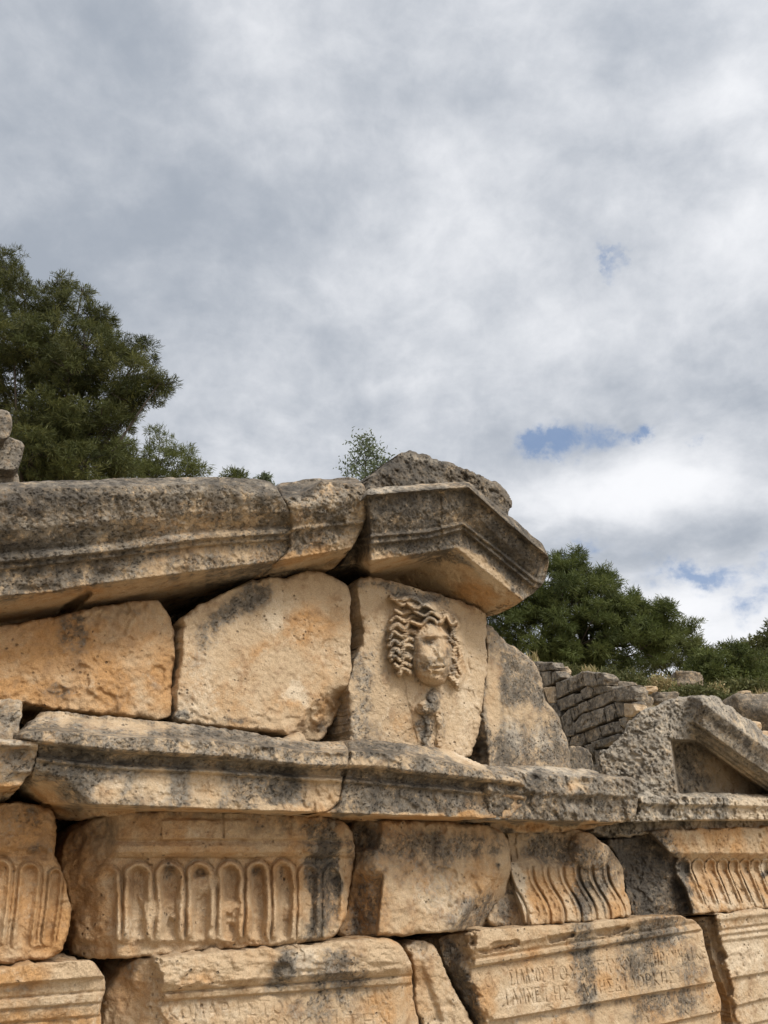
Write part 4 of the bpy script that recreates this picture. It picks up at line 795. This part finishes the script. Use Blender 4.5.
# ================================================================== POLYGONAL WALL ON THE SLOPE
BW = Plane((2.27, 9.0, 0), (-0.30, 0.955))
root = bpy.data.objects.new('polygonal_wall', None); COL.objects.link(root); root.location = BW.un(np.array(600.), np.array(790.), 0)
props(root, 'old grey wall of tightly fitted irregular stones on the slope behind the sloping slab', 'stone wall')
z = lambda L: [(530+x/5.907, 640+y/5.907) for x, y in L]
stones = [[(155, 255), (210, 235), (310, 185), (320, 270), (240, 305), (160, 350)], [(312, 185), (385, 195), (395, 265), (322, 268)], [(388, 195), (425, 195), (450, 225), (445, 262), (398, 265)],
          [(300, 300), (345, 270), (375, 290), (370, 330), (315, 350), (302, 330)], [(350, 268), (430, 262), (480, 280), (485, 300), (378, 325), (376, 290)],
          [(345, 360), (400, 330), (480, 300), (490, 360), (420, 395), (360, 415)], [(160, 360), (255, 320), (262, 380), (185, 420), (165, 440)], [(258, 325), (300, 312), (308, 355), (262, 382)],
          [(185, 460), (235, 405), (250, 470), (270, 520), (262, 560), (215, 570)], [(238, 405), (280, 392), (292, 440), (255, 478)], [(283, 385), (335, 360), (345, 410), (295, 440)],
          [(265, 495), (300, 440), (345, 430), (368, 510), (300, 545), (272, 548)], [(345, 425), (435, 400), (450, 478), (378, 512), (352, 450)], [(437, 398), (495, 375), (515, 455), (455, 485)],
          [(498, 370), (555, 368), (560, 440), (520, 458)], [(485, 290), (500, 285), (590, 265), (622, 300), (625, 355), (520, 365), (488, 350)],
          [(245, 575), (320, 545), (325, 600), (300, 630), (235, 620)], [(322, 542), (410, 512), (425, 580), (350, 605), (325, 600)], [(415, 510), (480, 488), (500, 545), (428, 572)], [(482, 486), (525, 480), (555, 540), (500, 548)],
          [(525, 470), (590, 450), (560, 520), (535, 500)], [(362, 605), (520, 555), (545, 580), (440, 625), (380, 640)], [(320, 625), (365, 615), (385, 650), (378, 680), (345, 655)], [(380, 655), (435, 645), (430, 735), (390, 740)],
          [(555, 375), (610, 380), (630, 420), (600, 445), (558, 445)], [(40, 130), (130, 130), (150, 175), (60, 185)], [(60, 190), (120, 185), (130, 260), (75, 280)], [(80, 285), (135, 280), (150, 370), (110, 370)], [(150, 180), (165, 200), (185, 220), (130, 260), (125, 195)],
          [(185, 575), (240, 575), (230, 640), (190, 640)], [(120, 370), (155, 375), (185, 450), (160, 480)], [(380, 740), (440, 740), (450, 830), (370, 830)], [(240, 640), (320, 640), (345, 830), (240, 830)], [(-30, 130), (40, 132), (58, 200), (80, 300), (0, 300)]]
for i, L in enumerate(stones):
    P = np.array(z(L)); c = P.mean(0); P = c+(P-c)*1.035
    warm = i in (24, 27)
    block('stone_block', None, None, P, w=.0+.05*random.random(), depth=.16, s=.7, er=1.5, em=.022, rough=.010, warp=.35, base=(.1, .1, .5) if warm else (.60+.14*random.random(), -.5, .55), plane=BW, parent=root, lumps=.02, smooth_n=0)
block('backing', None, None, z([(60, 180), (170, 260), (400, 280), (560, 340), (600, 440), (540, 560), (430, 800), (60, 800)]), w=-.16, depth=.3, s=3, er=4, em=.03, base=(.8, -.2, 0), plane=BW, parent=root)

# ================================================================== ROCKS ON THE SLOPE
def ico(sub=3):
    import bmesh
    bm = bmesh.new(); bmesh.ops.create_icosphere(bm, subdivisions=sub, radius=1); 
    V = np.array([v.co[:] for v in bm.verts]); F = np.array([[v.index for v in f.verts] for f in bm.faces]); bm.free(); return V, F
ICO = ico(4)
def rock(px, py, t, w_, h_, seed, label, dark=.35, ochre=-.1, pale=.4, boxy=.6, name='rock', dp=.8, group='rocks on the slope', rot=0.):
    V, F = ICO; V = V.copy()
    m = np.max(np.abs(V), 1, keepdims=True); V = V*(1-boxy)+V/m*boxy*.85
    V += .10*np.stack([fbm(V*1.3+seed*5+j*9, 3) for j in range(3)], -1)*2+.10*np.stack([fbm(V*np.array([3, 3, 7])+seed*5+j*9, 4, .6) for j in range(3)], -1)
    c = at(np.array(float(px)), np.array(float(py)), t)
    mpp = t/ (FPX*math.cos(PITCH)+0*1) * 1.0
    V = V*np.array([w_*mpp/2, dp*w_*mpp/2, h_*mpp/2])
    ca, sa = math.cos(rot), math.sin(rot); V[:, :2] = V[:, :2] @ np.array([[ca, sa], [-sa, ca]])
    V = V+c
    T = np.tile([dark+.18 if dark > .15 else dark, ochre-.1, pale-.1], (len(V), 1))
    o = mesh_obj(name, V, [], F, LIME, T, origin=np.array([c[0], c[1], V[:, 2].min()]))
    return props(o, label, 'rock', group)
rock(687, 681, 14.0, 28, 16, 1, 'flat topped grey boulder standing on the slope before the dark trees', dark=.3, boxy=.9)
rock(642, 703, 10.5, 19, 14, 2, 'pale flat grey rock just left of the small gable top, above the fitted wall', dark=.25)
rock(622, 690, 10.8, 26, 15, 3, 'grey angular rock on top of the fitted wall below the green bush', dark=.38, boxy=.9)
rock(664, 699, 10.6, 26, 12, 4, 'long low grey rock directly left of the small gable top', dark=.35)
rock(650, 712, 9.5, 22, 10, 5, 'thin pale rock touching the left shoulder of the small gable', dark=.2)
rock(757, 715, 11.5, 60, 40, 6, 'big layered grey outcrop at the right edge behind the small gable', dark=.36, boxy=.3, name='rock_outcrop', dp=1.0)
rock(740, 737, 9.0, 36, 18, 7, 'low grey boulder behind the right slope of the small gable', dark=.3)
rock(765, 740, 9.0, 22, 16, 8, 'tan boulder at the right edge behind the small gable', dark=-.1, ochre=.4, pale=.6)
rock(752, 727, 9.6, 16, 10, 9, 'small tan stone under the layered outcrop', dark=-.1, ochre=.3, pale=.6)
rock(560, 672, 11.5, 20, 9, 10, 'pale flat stone at the foot of the big dark tree', dark=.1, pale=.7)
rock(543, 668, 11, 12, 9, 11, 'small pale stone peeping over the sloping slab', dark=.1, pale=.6)
rock(722, 700, 13, 22, 9, 12, 'low reddish grey stone between green shrub and outcrop', dark=.2)
rock(648, 690, 12, 16, 7, 13, 'small tan stone beside the green bush', dark=-.1, ochre=.2)
rock(636, 722, 9.2, 14, 12, 14, 'tan stone beside the right end of the fitted wall', dark=0, ochre=.4)
for k in range(48):
    big = k % 2; tan = (k//2) % 2; px = random.uniform(628, 772) if k < 30 else random.uniform(772, 1050); t = random.uniform(9.5, 14.0); x = at(np.array(px), np.array(700.), t)
    zt = float(terr(x[0], x[1])); vz = zt-1.6
    # picture row of that ground point
    cp, sp = math.cos(PITCH), math.sin(PITCH); dyc = cp*vz-sp*t; dz = sp*vz+cp*t; py = 512-FPX*dyc/dz
    rock(384+(x[0])*FPX/dz, py-1, t, random.uniform(9, 15) if big else random.uniform(4, 7), random.uniform(6, 9) if big else random.uniform(3, 5), 30+k, '%s %s stone lying loose among the dry grass of the slope' % ('larger' if big else 'very small', 'tan' if tan else 'grey'), dark=random.uniform(-.2, .0) if tan else random.uniform(.25, .4), ochre=random.uniform(.1, .4) if tan else -.2, pale=.5, name='loose_stone', group='%s %s loose stones on the slope' % ('larger' if big else 'very small', 'tan' if tan else 'grey'))

# ================================================================== VEGETATION
def blades(C, D, L, Wd, n_per, spread, jit, rs):
    """n_per thin triangles leaving each centre C around direction D"""
    N = len(C); C = np.repeat(C, n_per, 0); D = np.repeat(D, n_per, 0)
    d = D+spread*rs.normal(size=D.shape); d /= np.linalg.norm(d, axis=1, keepdims=True)+1e-9
    C = C+jit*rs.normal(size=C.shape)
    s = np.cross(d, rs.normal(size=d.shape)); s /= np.linalg.norm(s, axis=1, keepdims=True)+1e-9
    Ls = (L*(0.6+0.6*rs.random(len(C))))[:, None]; Wd = Wd*(0.7+0.6*rs.random(len(C)))[:, None]
    a = C-s*Wd*.5; b = C+s*Wd*.5; m1 = C+d*Ls*.55+s*Wd*.6; m2 = C+d*Ls*.55-s*Wd*.6; tip = C+d*Ls
    V = np.stack([a, b, m1, tip, m2], 1).reshape(-1, 3); i = np.arange(len(C))*5
    F4 = np.stack([i, i+1, i+2, i+4], -1); F3 = np.stack([i+4, i+2, i+3], -1)
    return V, F4, F3
def tube(pts, r0, r1, seg=7):
    pts = np.array(pts, float); V = []; F = []; n = len(pts)
    for k, p in enumerate(pts):
        t = pts[min(k+1, n-1)]-pts[max(k-1, 0)]; t /= np.linalg.norm(t)+1e-9
        u = np.cross(t, [0.3, 0.1, 1.0] if abs(t[2]) < .9 else [1, 0, 0]); u /= np.linalg.norm(u); v = np.cross(t, u); r = r0+(r1-r0)*k/(n-1)
        for j in range(seg):
            a = 2*math.pi*j/seg; V.append(p+r*(math.cos(a)*u+math.sin(a)*v))
    for k in range(n-1):
        for j in range(seg): F.append([k*seg+j, k*seg+(j+1) % seg, (k+1)*seg+(j+1) % seg, (k+1)*seg+j])
    return np.array(V), np.array(F)
def join(parts):
    Vs, Fs, o = [], [], 0
    for V, F in parts: Vs.append(V); Fs.append(F+o); o += len(V)
    return np.concatenate(Vs), np.concatenate(Fs)
def tree(name, label, lobes, t, base_px, mat, seed, dens=1.0, L=.13, Wd=.011, npb=9, tr=.16, clump=.30, group=None, leafy=False, subs=26, cat='tree', spread=.55, zb=None):
    """lobes: (px, py, radius px, depth offset m): each lobe is a group of twig clumps at its real place"""
    rs = np.random.default_rng(seed)
    mpp = t/(FPX*math.cos(PITCH))
    b0 = at(np.array(float(base_px)), np.array(600.), t); zb = float(terr(b0[0], b0[1])) if zb is None else zb
    base = np.array([b0[0], b0[1], zb])
    r_ = bpy.data.objects.new(name, None); COL.objects.link(r_); r_.location = base; props(r_, label, cat, group)
    CC, DD, SS, WW = [], [], [], []
    cs = [at(np.array(float(x)), np.array(float(y)), t+dz) for (x, y, r, dz) in lobes]
    top = np.array(cs)[:, 2].max(); cen = np.mean(cs, 0)
    trunk_top = np.array([base[0]*.5+cen[0]*.5, base[1]*.5+cen[1]*.5, zb+(top-zb)*.62])
    tp = [base-np.array([0, 0, .3]), base*.65+trunk_top*.35+rs.normal(size=3)*.10, base*.3+trunk_top*.7+rs.normal(size=3)*.10, trunk_top]
    wood = [tube(tp, tr, tr*.45, 9)]
    for (x, y, rr, dz), c in zip(lobes, cs):
        Rm = rr*mpp
        k0 = .25+.6*rs.random(); s0 = tp[1]*(1-k0)+tp[3]*k0
        mid_ = s0*.45+c*.55+np.array([0, 0, -.15*Rm])+rs.normal(size=3)*.06*Rm
        wood.append(tube([s0, mid_, c+np.array([0, 0, -.1*Rm])], tr*.22, tr*.06, 6))
        n = max(5, int(.62*subs*dens*(Rm/.6)**1.6))
        u = rs.normal(size=(n, 3)); u /= np.linalg.norm(u, axis=1, keepdims=True); u[:, 2] = u[:, 2]*.8+.18
        q = c+u*Rm*(.35+.62*rs.random(n)**.45)[:, None]*np.array([1, 1, .85])
        far = rs.random(n) < .16; q = np.where(far[:, None], c+(q-c)*(1.18+.25*rs.random(n))[:, None], q); q = q[rs.random(n) > .10]
        for p in q:
            if rs.random() < .35: wood.append(tube([c*.6+p*.4 if rs.random() < .5 else c, p*.55+c*.45+rs.normal(size=3)*.05, p], tr*.07, tr*.03, 4))
            cr = clump*(.45+.9*rs.random()); m = max(6, int(30*dens*(cr/.3)**1.5))
            v = rs.normal(size=(m, 3)); v /= np.linalg.norm(v, axis=1, keepdims=True)
            pc = p+v*cr*(rs.random(m)**.45)[:, None]*np.array([1, 1, .6])
            out = (pc-c)/(Rm+1e-6)*.3+v*1.0+np.array([0, 0, .18])
            CC.append(pc); DD.append(out)
            SS.append(np.full(m, rs.random())); WW.append(np.full(m, rs.random()**1.3))
    C = np.concatenate(CC); D = np.concatenate(DD); D /= np.linalg.norm(D, axis=1, keepdims=True)
    V, F4, F3 = blades(C, D, L, Wd, npb, spread, L*.28 if not leafy else L*1.3, rs)
    S = np.repeat(np.concatenate(SS), npb); Wt = np.repeat(np.concatenate(WW), npb)
    S = np.clip(S*.7+.3*rs.random(len(S)), 0, 1); sh = np.repeat(np.stack([S, Wt*rs.random(len(S)), S*0], -1), 5, 0)
    Vw, Fw = join(wood)
    mesh_obj('trunk', Vw, Fw, [], BARK, parent=r_, origin=base)
    mesh_obj('crown', V, F4, F3, mat, sh, attr='shade', parent=r_, origin=base, smooth=False)
    return r_
# big pine, left
tree('pine_tree', 'tall dark pine rising above the wall at the left edge', 
     [(5, 272, 26, .3), (-40, 290, 50, .8), (25, 300, 34, 0), (-10, 335, 60, .2), (55, 310, 26, -.2), (48, 345, 42, -.4), (92, 322, 22, -.1), (85, 350, 36, -.5), (20, 400, 58, .4), (75, 398, 46, 0), (113, 352, 20, .2), (122, 378, 30, -.3), (148, 392, 20, -.2), (160, 381, 14, -.4), (140, 362, 14, 0),
      (118, 406, 24, .1), (70, 375, 36, -.7), (15, 350, 40, -.7), (45, 450, 52, .2), (90, 440, 34, .4), (-60, 400, 80, .6), (-70, 480, 80, .5), (0, 480, 60, .8), (82, 292, 10, 0), (60, 285, 12, .1), (105, 322, 12, .2), (95, 470, 34, .6), (60, 425, 40, -.6), (105, 425, 26, -.3), (75, 470, 36, -.5), (30, 460, 40, -.7), (110, 462, 22, -.2), (128, 400, 18, -.3), (145, 345, 9, .1), (-60, 330, 60, 0), (40, 500, 50, .6)],
     11.0, 20, PINE, 1, dens=1.25, subs=70, L=.095, Wd=.0075, npb=12, tr=.17, clump=.165, group='pines', zb=None)
tree('pine_tree', 'smaller lighter green pine behind the long grey beam, right of the tall pine',
     [(140, 462, 26, 0), (160, 448, 18, 0), (178, 462, 18, .2), (122, 452, 18, .2), (192, 472, 12, 0), (155, 478, 34, 0), (150, 436, 10, 0), (112, 470, 20, 0)], 14.5, 150, PINE_L, 2, dens=1.0, L=.11, Wd=.009, npb=10, clump=.18, group='pines', subs=56)
# small sprigs above the beam
tree('young_tree', 'tiny green treetop showing just above the beam left of its middle', [(232, 476, 6, 0), (226, 480, 6, 0), (240, 478, 5, 0), (232, 490, 14, 0)], 16, 232, PINE_L, 3, dens=.8, L=.12, Wd=.014, clump=.15, tr=.07)
tree('young_tree', 'tiniest treetop showing above the crack in the beam', [(266, 479, 4, 0), (262, 484, 6, 0), (268, 494, 12, 0)], 16, 266, OLIVE, 4, dens=.8, L=.10, Wd=.02, clump=.12, tr=.06)
tree('olive_tree', 'thin grey green olive tree behind the rough slab on the peak stone',
     [(366, 450, 8, 0), (356, 458, 8, 0), (375, 456, 7, 0), (370, 468, 12, 0), (352, 470, 8, 0), (383, 462, 6, 0), (362, 480, 16, 0), (380, 478, 12, 0), (365, 443, 4, 0)], 12.0, 368, OLIVE, 5, dens=1.0, L=.07, Wd=.02, npb=6, clump=.12, leafy=True, tr=.07, spread=.9)
# right group
tree('pine_tree', 'broad dark pine on the slope right of the overhanging peak stone',
     [(572, 556, 11, 0), (566, 570, 20, 0), (545, 585, 28, 0), (588, 584, 18, -.3), (604, 582, 10, 0), (520, 600, 34, 0), (560, 610, 38, -.5), (600, 604, 32, -.4), (622, 606, 18, 0), (638, 610, 10, 0), (500, 625, 38, .3), (540, 640, 40, -.3), (580, 645, 40, -.6), (620, 630, 34, -.2), (648, 622, 22, 0), (668, 614, 12, 0), (662, 608, 7, 0),
      (640, 650, 30, 0), (605, 665, 28, 0), (560, 668, 26, 0), (655, 640, 22, .2), (470, 600, 34, .6)], 20.0, 575, PINE_R, 6, dens=1.0, subs=32, L=.15, Wd=.013, npb=10, tr=.24, clump=.25, group='pines')
tree('pine_tree', 'yellow green pine behind the broad dark one, above the flat boulder',
     [(668, 632, 20, 0), (686, 640, 16, 0), (698, 648, 11, 0), (676, 655, 24, 0), (655, 660, 24, 0), (695, 665, 20, 0), (650, 640, 20, .5), (706, 655, 6, 0)], 23.0, 676, PINE_L, 7, dens=.85, subs=26, L=.16, Wd=.015, npb=10, clump=.26, group='pines')
tree('pine_tree', 'rounded dark green tree between the yellow green pine and the right edge',
     [(712, 668, 22, 0), (730, 662, 18, 0), (722, 680, 22, 0), (748, 672, 20, 0), (705, 682, 16, 0), (758, 684, 16, 0), (740, 686, 16, 0)], 18.0, 725, PINE_R, 8, dens=.95, subs=34, L=.12, Wd=.018, npb=8, clump=.23, group='pines')
tree('pine_tree', 'bushy green tree cut by the right edge of the photo',
     [(740, 648, 12, 0), (752, 650, 16, 0), (765, 655, 20, 0), (735, 656, 12, .2), (762, 675, 26, 0), (790, 655, 30, 0), (795, 690, 34, 0), (764, 640, 6, 0)], 21.0, 768, SHRUB, 9, dens=.9, subs=30, L=.12, Wd=.022, npb=7, clump=.24, group='pines')
for i, (px, t, rr) in enumerate([(455, 27, 40), (520, 28, 44), (620, 29, 44), (690, 29, 40), (760, 28, 40), (820, 26, 44), (880, 24, 50)]):
    tree('pine_tree', ['background pine hidden behind the peak stone', 'background pine behind the left part of the broad dark pine', 'background pine behind the right part of the broad dark pine', 'background pine behind the yellow green one', 'background pine behind the trees at the right edge', 'pine just outside the right edge', 'pine well outside the right edge'][i],
         [(px, 690, rr*.45, 0), (px-25, 694, rr*.4, 0), (px+25, 694, rr*.4, 0), (px, 704, rr*.5, 0)], t, px, PINE, 20+i, dens=.7, subs=10, L=.3, Wd=.03, npb=7, clump=.5, group='pines')
# bushes
def bush(px, t, wpx, hpx, label, mat, seed, npb=7, L=.05, Wd=.016, name='shrub', py=None, sink=.15):
    rs = np.random.default_rng(seed); mpp = t/(FPX*math.cos(PITCH))
    c = at(np.array(float(px)), np.array(float(py)), t); 
    Rw, Rh = wpx*mpp/2, hpx*mpp
    n = 420
    u = rs.normal(size=(n, 3)); u[:, 2] = np.abs(u[:, 2]); u /= np.linalg.norm(u, axis=1, keepdims=True)
    lump = 1+.25*fbm(u*2.5+seed, 3)
    P = c+np.array([0, 0, -Rh*.5])+u*np.array([Rw, Rw*.8, Rh])*(.65+.35*rs.random(n))[:, None]*lump[:, None]
    D = u+np.array([0, 0, .4]); D /= np.linalg.norm(D, axis=1, keepdims=True)
    V, F4, F3 = blades(P, D, L, Wd, npb, .8, .05, rs)
    S = np.repeat(rs.random(n)*.6+.2*(1+fbm(u*3+seed*2, 2)), npb); sh = np.repeat(np.stack([np.clip(S, 0, 1), np.repeat(rs.random(n)**2, npb), S*0], -1), 5, 0)
    org = c-np.array([0, 0, Rh*.5])
    r_ = bpy.data.objects.new(name, None); COL.objects.link(r_); r_.location = org; props(r_, label, 'shrub', 'shrubs on the slope')
    mesh_obj('foliage', V, F4, F3, mat, sh, attr='shade', parent=r_, origin=org, smooth=False)
    wood = [tube([org-np.array([0, 0, .25]), org*.5+P[i]*.5, P[i]], .012, .004, 5) for i in range(0, 60, 3)]
    Vw, Fw = join(wood); mesh_obj('stem', Vw, Fw, [], BARK, parent=r_, origin=org)
bush(631, 12.2, 26, 17, 'rounded dark green bush on the slope above the fitted wall', SHRUB, 1, py=683)
bush(609, 12.6, 16, 11, 'small green bush left of the rounded one above the fitted wall', SHRUB, 2, py=679)
bush(692, 12.4, 52, 8, 'low spreading green shrub before the flat boulder', SHRUB, 3, py=694)
bush(727, 12.0, 16, 12, 'dark low shrub beside the right shoulder of the small gable top', SHRUB, 4, py=704)
bush(660, 13.4, 22, 8, 'dry brown shrub between the rounded bush and the flat boulder', DRY, 5, py=685)
bush(716, 12.8, 12, 8, 'small reddish dry shrub right of the low green one', DRY, 6, py=693)
bush(600, 14.5, 60, 14, 'dark undergrowth at the foot of the broad pine', SHRUB, 7, py=684, L=.09, Wd=.03)
bush(560, 15, 60, 14, 'dark undergrowth at the left foot of the broad pine', SHRUB, 8, py=676, L=.09, Wd=.03)
bush(740, 14.6, 60, 9, 'low undergrowth at the foot of the trees by the right edge', SHRUB, 9, py=690, L=.08, Wd=.03)
# dry grass over the slope: uncountable
rs = np.random.default_rng(5); n = 16000
gy = rs.uniform(8.0, 17, n); gx = gy*rs.uniform(.10, 1.0, n); gz = terr(gx, gy)
keepg = fbm(np.stack([gx*.9, gy*.9, gx*0], -1), 3) > -.12
G = np.stack([gx, gy, gz], -1)[keepg]
V, F4, F3 = blades(G, np.tile([0, 0, 1.0], (len(G), 1)), .10, .006, 5, .35, .03, rs)
sh = np.repeat(np.stack([rs.random(len(G)*5), rs.random(len(G)*5)**3, np.zeros(len(G)*5)], -1), 5, 0)
go = mesh_obj('dry_grass', V, F4, F3, DRY, sh, attr='shade', smooth=False); props(go, 'thin dry grass growing over the stony slope', 'grass', kind='stuff')
# small tufts growing out of the wall tops
for i, (px, py, t, lb) in enumerate([(588, 672, 10.3, 'pale dry weed tuft on the top stone of the fitted wall'), (592, 671, 10.2, 'second pale weed sprouting right of the first on the fitted wall'), (534, 657, 11.0, 'dry weed sticking up behind the upper edge of the sloping slab')]):
    rs = np.random.default_rng(60+i); c = at(np.array(float(px)), np.array(float(py+5)), t)
    V, F4, F3 = blades(np.tile(c, (26, 1))+rs.normal(size=(26, 3))*.03, np.tile([0, 0, 1.0], (26, 1)), .13, .012, 3, .35, .02, rs)
    sh = np.repeat(np.stack([rs.random(78), rs.random(78)**2, np.zeros(78)], -1), 5, 0)
    o = mesh_obj('weed', V, F4, F3, DRY, sh, attr='shade', smooth=False, origin=c); props(o, lb, 'weed', 'weeds on the fitted wall')
